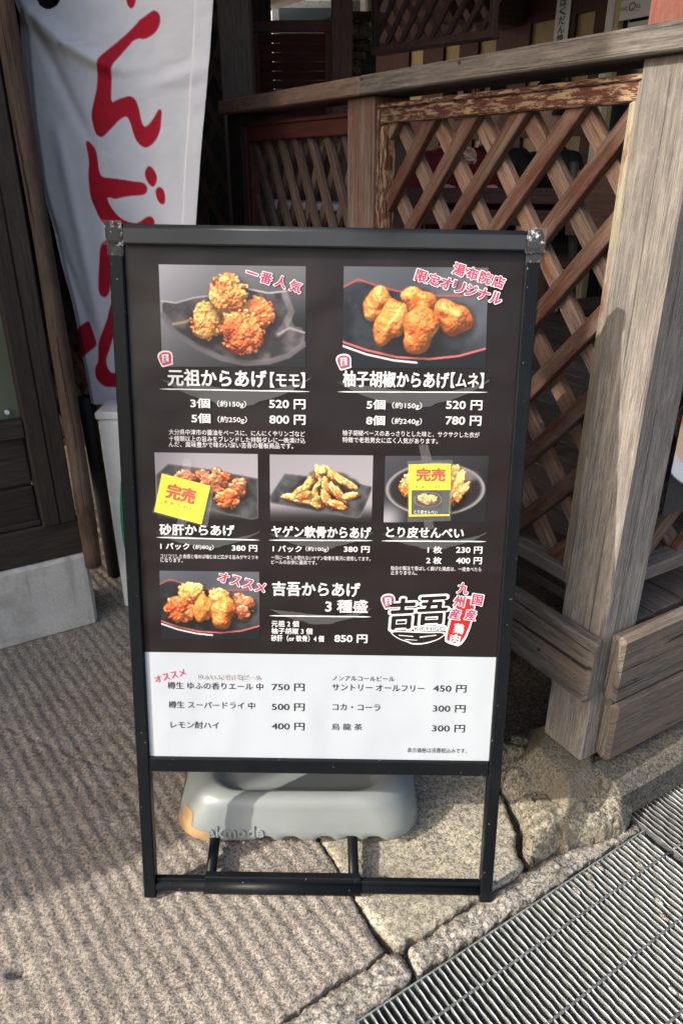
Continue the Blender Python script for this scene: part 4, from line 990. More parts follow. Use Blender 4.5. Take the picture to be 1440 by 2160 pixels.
def lattice(fr, a0, a1, z0, z1, off, slope, sp_, w_, th, mats, ph_f, ph_b, flip=1, frame_w=(.031, .044, .033, .03), name='lattice_panel', parent=None, bottom_mat='rail_wood', frame_mats=('peeling_red', 'frame_pale')):
    """frame + two crossed layers of strips clipped to the frame; fr(a, z, off)"""
    parent = parent or rl
    nrm = (fr(0, 0, 1)-fr(0, 0, 0)).normalized(); dA = (fr(1, 0, 0)-fr(0, 0, 0)).normalized()
    mf = MB(); wr, wt, wl, wb = frame_w
    # moulded frame: thick member + thin outer bead
    mf.beam(fr(a0, z1-wt/2, off), fr(a1, z1-wt/2, off), Z3, wt*.72, .030, .003); mf.beam(fr(a0, z1-.005, off+.006), fr(a1, z1-.005, off+.006), Z3, .009, .030, .002)
    mf.beam(fr(a1-wl/2, z0+wb, off), fr(a1-wl/2, z1-wt, off), dA, wl*.7, .030, .003); mf.beam(fr(a1-.004, z0, off+.006), fr(a1-.004, z1-.010, off+.006), dA, .008, .030, .002)
    fo = mf.build('frame', frame_mats[0], parent)
    mf = MB(); mf.beam(fr(a0+wr/2+.001, z0, off+.001), fr(a0+wr/2+.001, z1-wt*.8, off+.001), dA, wr*.62, .032, .004); mf.beam(fr(a0+.005, z0, off+.007), fr(a0+.005, z1-.010, off+.007), dA, .009, .028, .002)
    mf.build('frame', frame_mats[1], parent)
    mf = MB(); mf.beam(fr(a0+.002, z0+wb/2, off-.004), fr(a1, z0+wb/2, off-.004), Z3, wb, .05, .004); mf.build('bottom_rail', bottom_mat, parent)
    for layer in (0, 1):
        ms = MB(); o_ = off-.004-layer*.020; sl = slope*(1 if layer == 0 else -1)*flip
        lo_a, hi_a, lo_z, hi_z = a0+wr*.55, a1-wl*.55, z0+wb*.7, z1-wt*.6
        k0 = int((lo_a-(hi_z-lo_z)/abs(slope)-hi_a)/sp_)-3
        for k in range(k0, -k0+12):
            ac = lo_a+(ph_f if layer == 0 else ph_b)+k*sp_       # a at z = mid height
            zm = (lo_z+hi_z)/2
            # a(z) = ac + (z-zm)/sl
            zs_ = sorted([lo_z, hi_z]); pa = []
            z_at_lo = zm+(lo_a-ac)*sl; z_at_hi = zm+(hi_a-ac)*sl
            za, zb = sorted((z_at_lo, z_at_hi)); zl, zh = max(lo_z, za), min(hi_z, zb)
            if zh-zl < .02: continue
            p0, p1 = fr(ac+(zl-zm)/sl, zl, o_), fr(ac+(zh-zm)/sl, zh, o_)
            ax = (p1-p0).normalized(); sd = ax.cross(nrm)
            ms.beam(p0, p1, sd, w_, th, .0018)
        ms.build('lattice', mats[layer], fo)
    return fo
zm_ = (.462+.03*.7+1.335-.044*.6)/2
lo_a_ = .104+.031*.55
lattice(F1, .104, .819, .462, 1.335, -.028, -1.12, .133, .031, .019, ('lattice_wood', 'lattice_back'), (.432-(zm_-1.09)*.89-lo_a_) % .133, (.298+(zm_-1.2)*.89-lo_a_) % .133)
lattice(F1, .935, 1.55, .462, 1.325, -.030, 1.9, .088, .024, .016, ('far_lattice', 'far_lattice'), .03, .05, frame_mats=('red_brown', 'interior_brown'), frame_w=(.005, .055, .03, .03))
lattice(F2, .096, 1.20, .478, 1.335, -.040, -1.05, .14, .032, .019, ('lattice_wood', 'lattice_dim'), .10, .05, flip=-1, frame_mats=('peeling_red', 'lattice_wood'), frame_w=(.024, .044, .03, .03))

# menu banner hanging on the street side of the railing
bn = thing('bowl_poster', 'dark poster with a white bowl of orange food tied to the street side railing', 'poster', F2(.5, .625, -.010))
mb = MB(); mb.plate([F2(.125, .620, -.012), F2(.85, .620, -.012), F2(.85, 1.20, -.012), F2(.125, 1.20, -.012)], .002, N2); mb.build('sheet', 'navy_vinyl', bn)
X, Y = np.meshgrid(np.linspace(.1255, .6, 150), np.linspace(1.12, .63, 150))
img = np.zeros(X.shape+(3,))+np.array((10, 14, 22.)); e_ = np.hypot((X-.30)/.235, (Y-.83)/.185)
img = mixc(img, sst(1.0, .985, e_), (228, 232, 238)); img = mixc(img, sst(.87, .85, e_), (236, 200, 164)); n_ = fbm(X, Y, 30, 61, 4)
img = mixc(img, sst(.80, .72, e_+.30*(n_-.5))*sst(.74, .77, Y), (226, 112, 34)); img = mixc(img, sst(.80, .72, e_+.30*(n_-.5))*sst(.5, .60, n_)*sst(.79, .82, Y), (190, 40, 24)); img = mixc(img, sst(.72, .6, e_)*sst(.6, .7, fbm(X, Y, 60, 62, 2)), (246, 196, 110))
V = np.array(P0)+X[..., None]*np.array(D2)+Y[..., None]*np.array(Z3)+(-.0115)*np.array(N2)
idx = np.arange(X.size).reshape(X.shape); q = np.stack([idx[:-1, :-1], idx[1:, :-1], idx[1:, 1:], idx[:-1, 1:]], -1).reshape(-1, 4)
c = np.clip(img, 0, 255)/255; lin = np.where(c <= .04045, c/12.92, ((c+.055)/1.055)**2.4)
keepf = (e_[:-1, :-1] < 1.03).reshape(-1); color_mesh('bowl_picture', V.reshape(-1, 3), q[keepf], lin.reshape(-1, 3), 'printed_picture', bn)

# ---- roof of the deck, back wall, fittings
rf = thing('deck_roof', 'dark timber roof over the deck seating', 'roof', P0+D1*2+D2*1.4+Z3*2.5)
mb = MB(); mb.beam(P0+D1*-.1+D2*1.45+Z3*2.55, P0+D1*4.8+D2*1.45+Z3*2.55, D2, 2.75, .06, .005); mb.beam(P0+D1*.45+D2*-.30+Z3*2.53, P0+D1*4.8+D2*-.30+Z3*2.53, D2, .745, .05, .005); mb.build('roof_boards', 'interior_brown', rf)  # second slab is an unseen overhang added to darken the railing and seating
mb = MB()
for a in (.0, 1.6, 3.2, 4.7): mb.beam(P0+D1*a+D2*.1+Z3*2.47, P0+D1*a+D2*2.8+Z3*2.47, D1, .09, .10, .004)
mb.build('rafters', 'interior_brown', rf)
def BWp(a, z, off=0): return P0+D1*a+D2*2.4+N1*off+Z3*z      # wall behind the seating
bw_ = thing('shop_wall', 'red-brown timber shop wall with cream plaster panels behind the seating', 'wall', BWp(2.5, .38))
mb = MB(); mb.plate([BWp(-.5, .3), BWp(4.6, .3), BWp(4.6, 2.55), BWp(-.5, 2.55)], .08, N1); mb.build('cream_panel', 'cream_plaster', bw_)
mb = MB()
def stud(a0, a1, z0, z1, t=.02): mb.beam(BWp((a0+a1)/2, z0, t/2), BWp((a0+a1)/2, z1, t/2), D1, abs(a1-a0), t, .002)
for (a0, a1) in ((2.34, 2.44), (2.57, 2.70), (2.90, 3.18), (3.34, 3.52), (3.68, 3.9), (4.06, 4.6), (1.5, 1.62)): stud(a0, a1, .36, 2.5)
def rail_(a0, a1, z0, z1, t=.018): mb.beam(BWp(a0, (z0+z1)/2, t/2), BWp(a1, (z0+z1)/2, t/2), Z3, z1-z0, t, .002)
rail_(2.34, 4.6, 1.926, 2.5); rail_(2.34, 4.6, 1.36, 1.55); rail_(2.34, 4.6, .36, .62); rail_(-.5, 1.62, .36, 1.15)
mb.build('timber_frame', 'red_brown', bw_)
wn = MB(); wn.beam(BWp(2.262, .36, .03), BWp(2.262, 2.5, .03), D1, .028, .06, .003); wn.beam(BWp(1.64, .36, .03), BWp(1.64, 2.5, .03), D1, .04, .06, .003)
wf = wn.build('window_frame', 'cream_paint', bw_)
mb = MB(); mb.beam(BWp(2.305, .36, .036), BWp(2.305, 2.5, .036), D1, .05, .05, .003); mb.build('white_trim', 'white_paint', bw_)
mb = MB(); mb.plate([BWp(1.66, .5, .022), BWp(2.25, .5, .022), BWp(2.25, 2.5, .022), BWp(1.66, 2.5, .022)], .01, N1); mb.build('window_pane', 'dark_window', wf)
# white name board in the window
nb = thing('name_board', 'white shop name board with round smiling face letter in the window', 'sign', BWp(2.05, 1.85, .06))
mb = MB(); mb.plate([BWp(1.85, 1.85, .062), BWp(2.243, 1.85, .062), BWp(2.243, 1.932, .062), BWp(1.85, 1.932, .062)], .006, N1); bp = mb.build('board', 'white_sheet', nb)
lm = MB()
def wall_text(body, a_l, a_r, zc, h, o, bold, mi=0):
    co, fs = glyphs(body, bold); mn, mx = co.min(0), co.max(0)
    lm.mesh2d([tuple(c) for c in co], fs, lambda x, y: BWp(a_l+(x-mn[0])/(mx[0]-mn[0])*(a_r-a_l), zc+((y-mn[1])/(mx[1]-mn[1])-.5)*h, o), mi)
wall_text('nic', 2.240, 2.195, 1.900, .022, .063, .01); wall_text('la', 2.146, 2.122, 1.900, .022, .063, .01); wall_text('O', 2.191, 2.151, 1.900, .036, .063, 0)
wall_text('··', 2.178, 2.164, 1.906, .004, .063, 0); wall_text('⌣' if False else 'u', 2.177, 2.165, 1.893, .007, .063, -.01)
wall_text('―', 2.155, 2.130, 1.880, .002, .063, 0)
lm.build('lettering', 'ink', bp, fix=False)
# vertical white strip sign
vsn = thing('strip_sign', 'narrow white vertical sign with black Japanese lettering on the red-brown wall', 'sign', BWp(2.655, 1.5, .03))
mb = MB(); mb.plate([BWp(2.607, 1.40, .028), BWp(2.708, 1.40, .028), BWp(2.708, 2.12, .028), BWp(2.607, 2.12, .028)], .004, N1); bp = mb.build('board', 'white_sheet', vsn)
lm = MB()
for i, ch in enumerate('ばくだん焼本舗'):
    zc = 1.992-i*.0405; wall_text(ch, 2.682, 2.636, zc, .036, .0292, .03); wall_text(ch, 2.679, 2.633, zc, .036, .0294, .03); wall_text(ch, 2.6805, 2.6345, zc-.0015, .036, .0296, .03)
lm.build('lettering', 'ink', bp, fix=False)
# hanging lattice screen under the roof
hs = thing('lattice_screen', 'dark brown lattice screen hanging over the seating', 'screen', (.34, 3.2, 2.3))
HA = Vector((.571-.118, .0, 0)); ang = R(-41.9)
HD = Vector((math.sin(R(-41.9)), math.cos(R(-41.9)), 0)); HN = Vector((-HD.y, HD.x, 0))
h0 = at(1045, 81, 3.0); 
def FH(a, z, off=0): return Vector((h0.x, h0.y, 0))+HD*a+HN*off+Z3*z
zb_ = h0.z
hl = None
t_end = .62
# find the left end so that it closes at the photographed corner
for k in range(200):
    q_ = FH(k*.01, zb_); 
    d_ = q_-Vector((0, 0, CAM_H)); dep = d_.y*CP-d_.z*SP
    if 720+F_PX*d_.x/dep < 789: t_end = k*.01; break
lattice(FH, 0, t_end, zb_, zb_+.75, 0, -1.3, .078, .020, .014, ('interior_brown', 'lattice_dim'), .02, .05, parent=hs, bottom_mat='interior_brown', frame_mats=('interior_brown', 'interior_brown'), frame_w=(.03, .03, .02, .028))
for a in (.02, t_end-.02): mb = MB(); mb.beam(FH(a, zb_+.74), FH(a, 2.5), HD, .03, .03, .002); mb.build('hanger', 'interior_brown', hs)
bx = thing('bracket_box', 'dark timber beam end projecting beside the hanging lattice screen', 'beam', FH(-.12, zb_+.09))
mb = MB(); mb.beam(BWp(3.05, 1.99, .0), BWp(3.05, 1.99, .55), Z3, .14, .16, .004); mb.build('beam', 'interior_brown', bx)
# red painted pillar near the corner
pr = thing('roof_pillar', 'thick red painted pillar with pale streaks standing on the grey handrail', 'pillar', P0+D1*.072+D2*.066+Z3*1.39)
q_ = P0+D1*.072+D2*.066
mb = MB(); mb.beam(q_+Z3*1.3905, q_+Z3*2.47, D1, .10, .10, .004); mb.build('shaft', 'red_pillar', pr)
# posts, louvred gate, stone wall and neighbour's eave on the far side
def simple_post(x0, x1, y_px, Y, ztop, label, mat, wd, zlow=.0):
    c_ = at((x0+x1)/2, y_px, Y); o = thing('timber_post', label, 'post', (c_.x, Y, zlow)); mb = MB(); mb.beam(Vector((c_.x, Y, zlow)), Vector((c_.x, Y, ztop)), Vector((1, 0, 0)), wd, wd, .004); mb.build('shaft', mat, o); return o
simple_post(498, 500, 110, 2.80, 2.9, 'wide dark timber post at the far end of the handrail', 'dark_post', .108, .2) if False else None
c_ = at(503, 110, 2.80); o = thing('timber_post', 'wide dark brown timber post at the far end of the handrail', 'post', (c_.x, 2.80, .3))
wood('dark_post', (.055, .042, .037), (.10, .078, .068), patch=(.08, .06, .052), pa=.5, cracks=.3, bump=.3)
mb = MB(); mb.beam(Vector((c_.x-.007, 2.82, .3)), Vector((c_.x-.007, 2.82, 2.5)), Vector((1, 0, 0)), .102, .10, .004); mb.build('shaft', 'dark_post', o)
c_ = at(721, 90, 3.2); o = thing('timber_post', 'slim red-brown timber post right of the louvred gate', 'post', (c_.x+.004, 3.2, .3))
mb = MB(); mb.beam(Vector((c_.x, 3.2, .3)), Vector((c_.x, 3.2, 2.5)), Vector((1, 0, 0)), .078, .07, .004); mb.build('shaft', 'interior_brown', o)
gt = thing('louvred_gate', 'dark red louvred gate with light showing between the slats', 'gate', (-.19, 3.3, .9))
mb = MB(); X0, X1, Zt = -.342, -.034, 1.704
mb.beam((X0, 3.3, Zt-.019), (X1, 3.3, Zt-.019), Z3, .038, .03, .003); mb.beam((X0, 3.3, .95), (X1, 3.3, .95), Z3, .05, .03, .003)
for xx in (X0+.014, X1-.016): mb.beam((xx, 3.3, .975), (xx, 3.3, Zt-.038), Vector((1, 0, 0)), .030, .03, .003)
mb.beam((X0+.02, 3.303, 1.18), (X1-.02, 3.303, 1.18), Z3, .42, .014, .002)
gf = mb.build('frame', 'red_brown', gt)
mb = MB()
for k in range(9):
    z = Zt-.056-k*.0305; mb.beam((X0+.028, 3.3, z), (X1-.030, 3.3, z), Vector((0, 1, -2.2)), .0285, .006, .001)
mb.build('louvre_slats', 'red_brown', gf)
sw = thing('stone_wall', 'rough brown stone wall between the gate post and the hanging screen', 'wall', (.25, 4.5, .3))
mb = MB()
zz = .3
row = 0
while zz < 1.88:
    h_ = rnd.uniform(.035, .075); x = -.03+rnd.uniform(-.03, .03)
    while x < .10:
        w_ = rnd.uniform(.07, .13)
        mb.beam((x+.004, 4.5+rnd.uniform(-.012, .012), zz+h_/2), (x+w_-.004, 4.5+rnd.uniform(-.012, .012), zz+h_/2), Z3, h_-.006, .14, .012); x += w_
    zz += h_
mb.build('stones', 'wall_stone', sw)
mb = MB(); mb.beam((-.02, 4.53, 1.05), (.18, 4.53, 1.05), Z3, 1.5, .08, .002); mb.build('mortar', 'stone_dark', sw)
mb = MB(); mb.beam((-.03, 4.5, 1.895), (.20, 4.5, 1.895), Z3, .03, .2, .006); mb.build('coping', 'interior_brown', sw)
nh = thing('neighbour_house', 'white eave and dark window of the neighbouring house above the gate', 'house', (-.3, 6.2, 0))
mb = MB(); mb.beam((-4, 6.6, 1.25), (4, 6.6, 1.25), Z3, 2.5, .2, .01); mb.build('wall', 'white_paint', nh)
e0 = at(470, 62, 6.0); e1 = at(745, -25, 6.0)
mb = MB(); dv = (e1-e0).normalized(); upv = Vector((-dv.z, 0, dv.x)); mb.beam(e0-dv*.5+upv*.16, e1+dv*.6+upv*.16, upv, .20, .5, .01); mb.build('eave', 'white_paint', nh)
mb = MB(); mb.beam(e0-dv*.5+upv*.03+Vector((0, -.22, 0)), e1+dv*.6+upv*.03+Vector((0, -.22, 0)), upv, .05, .06, .01); mb.build('gutter', 'steel_pipe', nh)
mb = MB(); a_ = at(575, 62, 6.45); b_ = at(760, -30, 6.45); mb.beam(Vector((a_.x, 6.45, 1.7)), Vector((b_.x, 6.45, 1.7)), Z3, 1.2, .05, .004); wf = mb.build('window_frame', 'worn_steel', nh)
mb = MB(); mb.beam(Vector((a_.x+.05, 6.42, 1.7)), Vector((b_.x-.12, 6.42, 1.7)), Z3, 1.1, .02, .002); mb.build('window_pane', 'dark_window', wf)
pp = at(778, 20, 5.6); dp = thing('drain_pipe', 'thin pale drain pipe above the stone wall', 'pipe', (pp.x, 5.6, 0)); mb = MB(); mb.tube([(pp.x, 5.6, 0), (pp.x, 5.6, 2.8)], .028, 12); mb.build('pipe', 'steel_pipe', dp)

# dark lattice wall left of the end post, closing the passage
lw = thing('lattice_wall', 'black-brown lattice wall in shadow behind the banner', 'wall', (-.9, 2.95, 0))
def FL(a, z, off=0): return Vector((-.37, 2.93, 0))+Vector((-.985, .174, 0))*a+Vector((-.174, -.985, 0))*off+Z3*z
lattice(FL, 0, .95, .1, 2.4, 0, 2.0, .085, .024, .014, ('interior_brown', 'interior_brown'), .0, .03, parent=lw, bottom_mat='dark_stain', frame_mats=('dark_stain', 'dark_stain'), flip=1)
pb = thing('passage_wall', 'black boarded wall closing the back of the passage', 'wall', (-1.5, 3.5, 0))
mb = MB()
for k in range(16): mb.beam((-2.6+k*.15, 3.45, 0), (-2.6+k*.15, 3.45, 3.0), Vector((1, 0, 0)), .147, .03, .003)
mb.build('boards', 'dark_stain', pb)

# ================================================================== SEATING AND PEOPLE
def bench(c, dirv, L, label, zs=.80):
    b = thing('bench', label, 'bench', Vector(c)+Z3*.4); dirv = Vector(dirv).normalized(); bk = Vector((-dirv.y, dirv.x, 0)); c = Vector(c)
    mb = MB()
    for k in range(3): mb.beam(c-dirv*L/2+bk*(k*.12-.12)+Z3*zs, c+dirv*L/2+bk*(k*.12-.12)+Z3*zs, bk, .105, .03, .004)
    mb.build('seat', 'interior_brown', b)
    mb = MB()
    for z in (1.09, 1.0): mb.beam(c-dirv*L/2-bk*.21+Z3*z, c+dirv*L/2-bk*.21+Z3*z, Z3, .065, .022, .004)
    mb.build('backrest', 'interior_brown', b)
    for s_ in (-1, 1):
        mb = MB(); p = c+dirv*s_*(L/2-.07); mb.beam(p-bk*.17+Z3*.4, p-bk*.20+Z3*1.12, dirv, .04, .03, .003); mb.beam(p+bk*.14+Z3*.4, p+bk*.14+Z3*zs, dirv, .04, .04, .003); mb.build('leg', 'interior_brown', b)
    return b
bench((.86, 3.75, 0), (1, -.15, 0), 1.25, 'dark brown slatted bench in front of the seated people')
tb = thing('table', 'dark timber table the seated people eat at', 'table', (.84, 3.98, .4))
# the table stands between the bench and the people
mb = MB(); mb.beam((.35, 4.0, 1.06), (1.45, 3.95, 1.06), Vector((0, 1, 0)), .34, .03, .006); mb.build('tabletop', 'interior_brown', tb)
for x, y in ((.42, 3.9), (1.38, 3.86), (.42, 4.1), (1.38, 4.05)):
    mb = MB(); mb.tube([(x, y, .4), (x, y, 1.05)], .016, 10); mb.build('leg', 'black_rubber', tb)
st = thing('side_table', 'small white topped table seen through the far dark lattice panel', 'table', (-.15, 3.08, .4))
mb = MB(); mb.beam((-.36, 3.06, 1.083), (.06, 3.02, 1.068), Vector((0, 1, 0)), .22, .024, .004); mb.build('tabletop', 'white_paint', st)
for x in (-.32, .02): mb = MB(); mb.tube([(x, 3.06, .4), (x, 3.05, 1.07)], .014, 10); mb.build('leg', 'black_rubber', st)
ch = thing('folding_chair', 'black tube frame folding chair just behind the near lattice panel', 'chair', (.86, 2.05, .4))
mb = MB(); c0 = Vector((.86, 2.05, .4))
for s_ in (-.18, .18):
    dv = D1*s_; mb.tube([c0+dv-D2*.18, c0+dv+D2*.20+Z3*.46], .011, 10); mb.tube([c0+dv+D2*.20, c0+dv-D2*.14+Z3*.46, c0+dv-D2*.20+Z3*.82], .011, 10)
mb.tube([c0-D1*.18-D2*.1+Z3*.1, c0+D1*.18-D2*.1+Z3*.1], .009, 8); mb.build('frame', 'black_rubber', ch)
mb = MB(); mb.beam(c0-D1*.19+Z3*.455, c0+D1*.19+Z3*.455, D2, .36, .03, .008); mb.build('seat', 'black_rubber', ch)
mb = MB(); mb.beam(c0-D1*.19-D2*.185+Z3*.72, c0+D1*.19-D2*.185+Z3*.72, Z3, .16, .02, .006); mb.build('backrest', 'interior_brown', ch)
cp = Vector((1.24, 4.6, .4))
cl = thing('white_trainers', 'pair of white trainers on the deck boards behind the lattice', 'shoes', (cp.x, 4.6, .4))
for dx in (0, .11):
    bm = bmesh.new(); bmesh.ops.create_uvsphere(bm, u_segments=20, v_segments=12, radius=1)
    for v in bm.verts:
        q_ = v.co; zz = max(q_.z, -.35); k = 1 if q_.x > -.1 else 1.25
        v.co = Vector((cp.x+.03+dx+q_.y*.042, 4.6+dx*.3-q_.x*.125, .40+.02+(zz+.35)*.05*k*(1.25 if q_.x < -.2 else .9)))
    for f_ in bm.faces: f_.smooth = True
    me = bpy.data.meshes.new('shoe'); bm.to_mesh(me); bm.free(); me.materials.append(MAT['white_paint']); link('shoe', me, cl)

def person(loc, face_deg, label, jacket, trousers, arms, band=None, hair=(.01, .008, .008), lean=.05):
    """one continuous skinned body seated at loc (hip point), facing face_deg; colours by body region"""
    J = {}; E_ = []; RAD = {}; CL = {}
    def j(n, p, r, c, par=None):
        J[n] = Vector(p); RAD[n] = r; CL[n] = c
        if par: E_.append((par, n))
    SK = (.70, .45, .35)
    j('pelvis', (0, 0, 0), (.135, .12), trousers); j('waist', (lean*.5, 0, .16), (.145, .115), jacket, 'pelvis'); j('chest', (lean, 0, .34), (.165, .125), jacket, 'waist')
    j('collar', (lean, 0, .475), (.075, .075), jacket, 'chest'); j('neck', (lean+.015, 0, .535), (.052, .055), SK, 'collar'); j('skull', (lean+.03, 0, .60), (.055, .06), SK, 'neck')
    for s_, t in ((1, 'l'), (-1, 'r')):
        j('sh'+t, (lean, .175*s_, .425), (.068, .068), jacket, 'chest')
        el, wr = arms[t]
        j('el'+t, (el[0], el[1]*s_, el[2]), (.052, .052), jacket, 'sh'+t); j('wr'+t, (wr[0], wr[1]*s_, wr[2]), (.034, .034), jacket, 'el'+t)
        wv = Vector((wr[0], wr[1]*s_, wr[2])); dv = (wv-Vector((el[0], el[1]*s_, el[2]))).normalized(); sd = dv.cross(Vector((0, 0, 1))).normalized()
        j('pa'+t, wv+dv*.06, (.032, .018), SK, 'wr'+t)
        for q_, ln in ((-1.5, .062), (-.5, .075), (.5, .07), (1.5, .055)):
            n_ = 'f%s%s' % (t, q_); b_ = wv+dv*.092+sd*q_*.017; j(n_, b_, (.010, .010), SK, 'pa'+t); j(n_+'b', b_+dv*ln*.6+Vector((0, 0, -.02)), (.0085, .0085), SK, n_)
        tb_ = wv+dv*.045+sd*.034*(1 if s_ < 0 else -1); j('th'+t, tb_, (.012, .012), SK, 'pa'+t); j('th'+t+'b', tb_+dv*.045+Vector((0, 0, .005)), (.010, .010), SK, 'th'+t)
        j('hip'+t, (.05, .09*s_, -.02), (.09, .09), trousers, 'pelvis'); j('kn'+t, (.43, .11*s_, .01), (.065, .065), trousers, 'hip'+t); j('an'+t, (.40, .11*s_, -.38), (.042, .042), trousers, 'kn'+t); j('to'+t, (.55, .12*s_, -.41), (.036, .03), (.02, .02, .022), 'an'+t)
    names = list(J); me = bpy.data.meshes.new('p'); me.from_pydata([J[n] for n in names], [(names.index(a), names.index(b)) for a, b in E_], [])
    ob = bpy.data.objects.new('p', me); COL.objects.link(ob)
    sk = ob.modifiers.new('s', 'SKIN'); sk.use_smooth_shade = True
    for i, n in enumerate(names):
        me.skin_vertices[0].data[i].radius = RAD[n]; me.skin_vertices[0].data[i].use_root = (n == 'pelvis')
    sub = ob.modifiers.new('d', 'SUBSURF'); sub.levels = 2; sub.render_levels = 2
    dg = bpy.context.evaluated_depsgraph_get(); dg.update(); body = bpy.data.meshes.new_from_object(ob.evaluated_get(dg))
    V = [v.co.copy() for v in body.vertices]; Fc = [tuple(p.vertices) for p in body.polygons]
    segs = [(J[a], J[b], CL[a], CL[b]) for a, b in E_]
    cols = []
    for v in V:
        best = None
        for a, b, ca, cb in segs:
            d = b-a; t = max(0, min(1, (v-a).dot(d)/max(d.length_squared, 1e-9))); dd = (a+d*t-v).length
            if best is None or dd < best[0]: best = (dd, ca if t < .5 else cb)
        c = best[1]
        if band and c == jacket and v.z > .18 and v.z < .23 and abs(v.y) < .17:
            c = (.55, .52, .48) if (int(v.y*60)+int(v.z*80)) % 2 else jacket
        cols.append(c)
    bpy.data.objects.remove(ob)
    # head
    hc = Vector((lean+.045, 0, .685)); nu, nv_ = 36, 28; h0 = len(V)
    for a in range(nv_+1):
        th = math.pi*a/nv_
        for b in range(nu):
            ph = 2*math.pi*b/nu; x, y, z = math.sin(th)*math.cos(ph), math.sin(th)*math.sin(ph), math.cos(th)
            k = 1-.16*max(0, -z)**1.4 - .10*max(0, -z-.4)
            p = Vector((x*.096*k, y*.077*(k-.04*max(0, -z)), z*.122))
            if x > .3:
                p.x += .024*math.exp(-(y/.20)**2)*math.exp(-((z+.17)/.16)**2)+.006*math.exp(-(y/.35)**2)*math.exp(-((z+.52)/.07)**2)+.008*math.exp(-(y/.3)**2)*math.exp(-((z+.86)/.12)**2)-.008*(math.exp(-((abs(y)-.38)/.17)**2)*math.exp(-((z-.03)/.13)**2))
            if abs(y) > .88 and abs(z+.08) < .28 and abs(x) < .35: p.y *= 1.13
            V.append(hc+p); c = SK
            if x > .45 and abs(y) < .36 and -.60 < z < -.44: c = (.36, .09, .085)
            if x > .45 and .24 < abs(y) < .52 and -.02 < z < .10: c = (.06, .04, .035)
            if x > .45 and .2 < abs(y) < .56 and .16 < z < .24: c = (.03, .022, .02)
            cols.append(c)
    for a in range(nv_):
        for b in range(nu):
            b2 = (b+1) % nu; Fc.append((h0+a*nu+b, h0+(a+1)*nu+b, h0+(a+1)*nu+b2, h0+a*nu+b2))
    rot = Matrix.Rotation(R(face_deg), 3, 'Z'); L0 = Vector(loc)
    me = bpy.data.meshes.new('body'); me.from_pydata([tuple(L0+rot@v) for v in V], [], Fc); me.materials.append(MAT['figure'])
    me.polygons.foreach_set('use_smooth', [True]*len(me.polygons))
    ca = me.color_attributes.new('Col', 'FLOAT_COLOR', 'POINT'); ca.data.foreach_set('color', np.array([(*c, 1) for c in cols], np.float32).ravel())
    root = thing('person', label, 'person', L0); link('body', me, root)
    mh = MB(); hb = 0
    for a in range(15):
        th = math.pi*.62*a/14
        for b in range(30):
            ph = 2*math.pi*b/30; x, y, z = math.sin(th)*math.cos(ph), math.sin(th)*math.sin(ph), math.cos(th)
            lim = .33 if x > .35 else -1
            zz = max(z, lim); k = 1.07
            mh.v.append(L0+rot@(hc+Vector((x*.098*k-(.010 if x > .3 else .004), y*.081*k, zz*.124*k))))
    for a in range(14):
        for b in range(30): mh.face([a*30+b, (a+1)*30+b, (a+1)*30+(b+1) % 30, a*30+(b+1) % 30], None, 0, True)
    if 'hair' not in MAT: plain('hair', hair, .5, var=.4, scale=60)
    mh.build('hair', 'hair', root)
    return root
arm_rest = {'l': ((.14, .25, .20), (.34, .14, .27)), 'r': ((.14, .25, .20), (.34, .14, .27))}
arm_eat = {'l': ((.16, .24, .20), (.30, .06, .42)), 'r': ((.14, .25, .20), (.34, .14, .27))}
hp = at(1030, 243, 4.35)
person((hp.x+.04, 4.40, .815), 245, 'person in a black knitted top with a pale pattern, seated facing the lattice', (.008, .009, .013), (.012, .014, .02), arm_rest, band=True)
hp2 = at(965, 300, 4.2)
person((hp2.x-.02, 4.36, .80), 275, 'person in a dark red jacket eating with chopsticks', (.16, .006, .014), (.012, .012, .016), arm_eat)
cs = thing('chopsticks', 'pale pair of chopsticks held up in front of the dark red jacket', 'chopsticks', at(988, 325, 4.02)); mb = MB()
mb.tube([at(975, 322, 4.0), at(1000, 337, 4.0)], .0035, 6); mb.tube([at(978, 337, 4.0), at(1000, 338, 4.0)], .0035, 6); mb.build('sticks', 'white_paint', cs)
hp3 = at(1190, 300, 4.2)
person((hp3.x+.15, 4.30, .80), 200, 'person in a plain black coat bent over the table at the right', (.008, .008, .009), (.010, .010, .012), arm_rest, lean=.22)

# ================================================================== LEFT BUILDING
lb = thing('timber_building', 'old black-stained timber building on a grey concrete plinth', 'building', FW(-.5, 0, -.5))
mb = MB(); mb.beam(FW(-5, .112, -.10), FW(-.004, .112, -.10), Z3, .236, .20, .010); mb.build('plinth', 'plinth_concrete', lb)
mb = MB(); mb.beam(FW(-5, .284, -.055), FW(-.010, .284, -.055), Z3, .103, .10, .004); mb.build('sill_beam', 'dark_stain', lb)
mb = MB(); mb.beam(FW(-.0835, .337, -.03), FW(-.0835, 3.4, -.03), D2, .0425, .075, .003); mb.build('post', 'dark_stain', lb)
mb = MB(); mb.beam(FW(-.0400, .337, -.03), FW(-.0400, 3.4, -.03), D2, .0425, .071, .003); mb.build('post', 'dark_stain', lb)
mb = MB()
for z0, z1 in ((.337, .447), (.450, .585)): mb.beam(FW(-5, (z0+z1)/2, -.045), FW(-.106, (z0+z1)/2, -.045), Z3, z1-z0-.003, .03, .005)
mb.beam(FW(-5, .345, -.022), FW(-.106, .345, -.022), Z3, .015, .02, .003)
mb.build('wall_planks', 'dark_stain', lb)
mb = MB(); mb.beam(FW(-5, .609, -.030), FW(-.106, .609, -.030), Z3, .045, .055, .003); mb.build('ledge', 'dark_stain', lb)
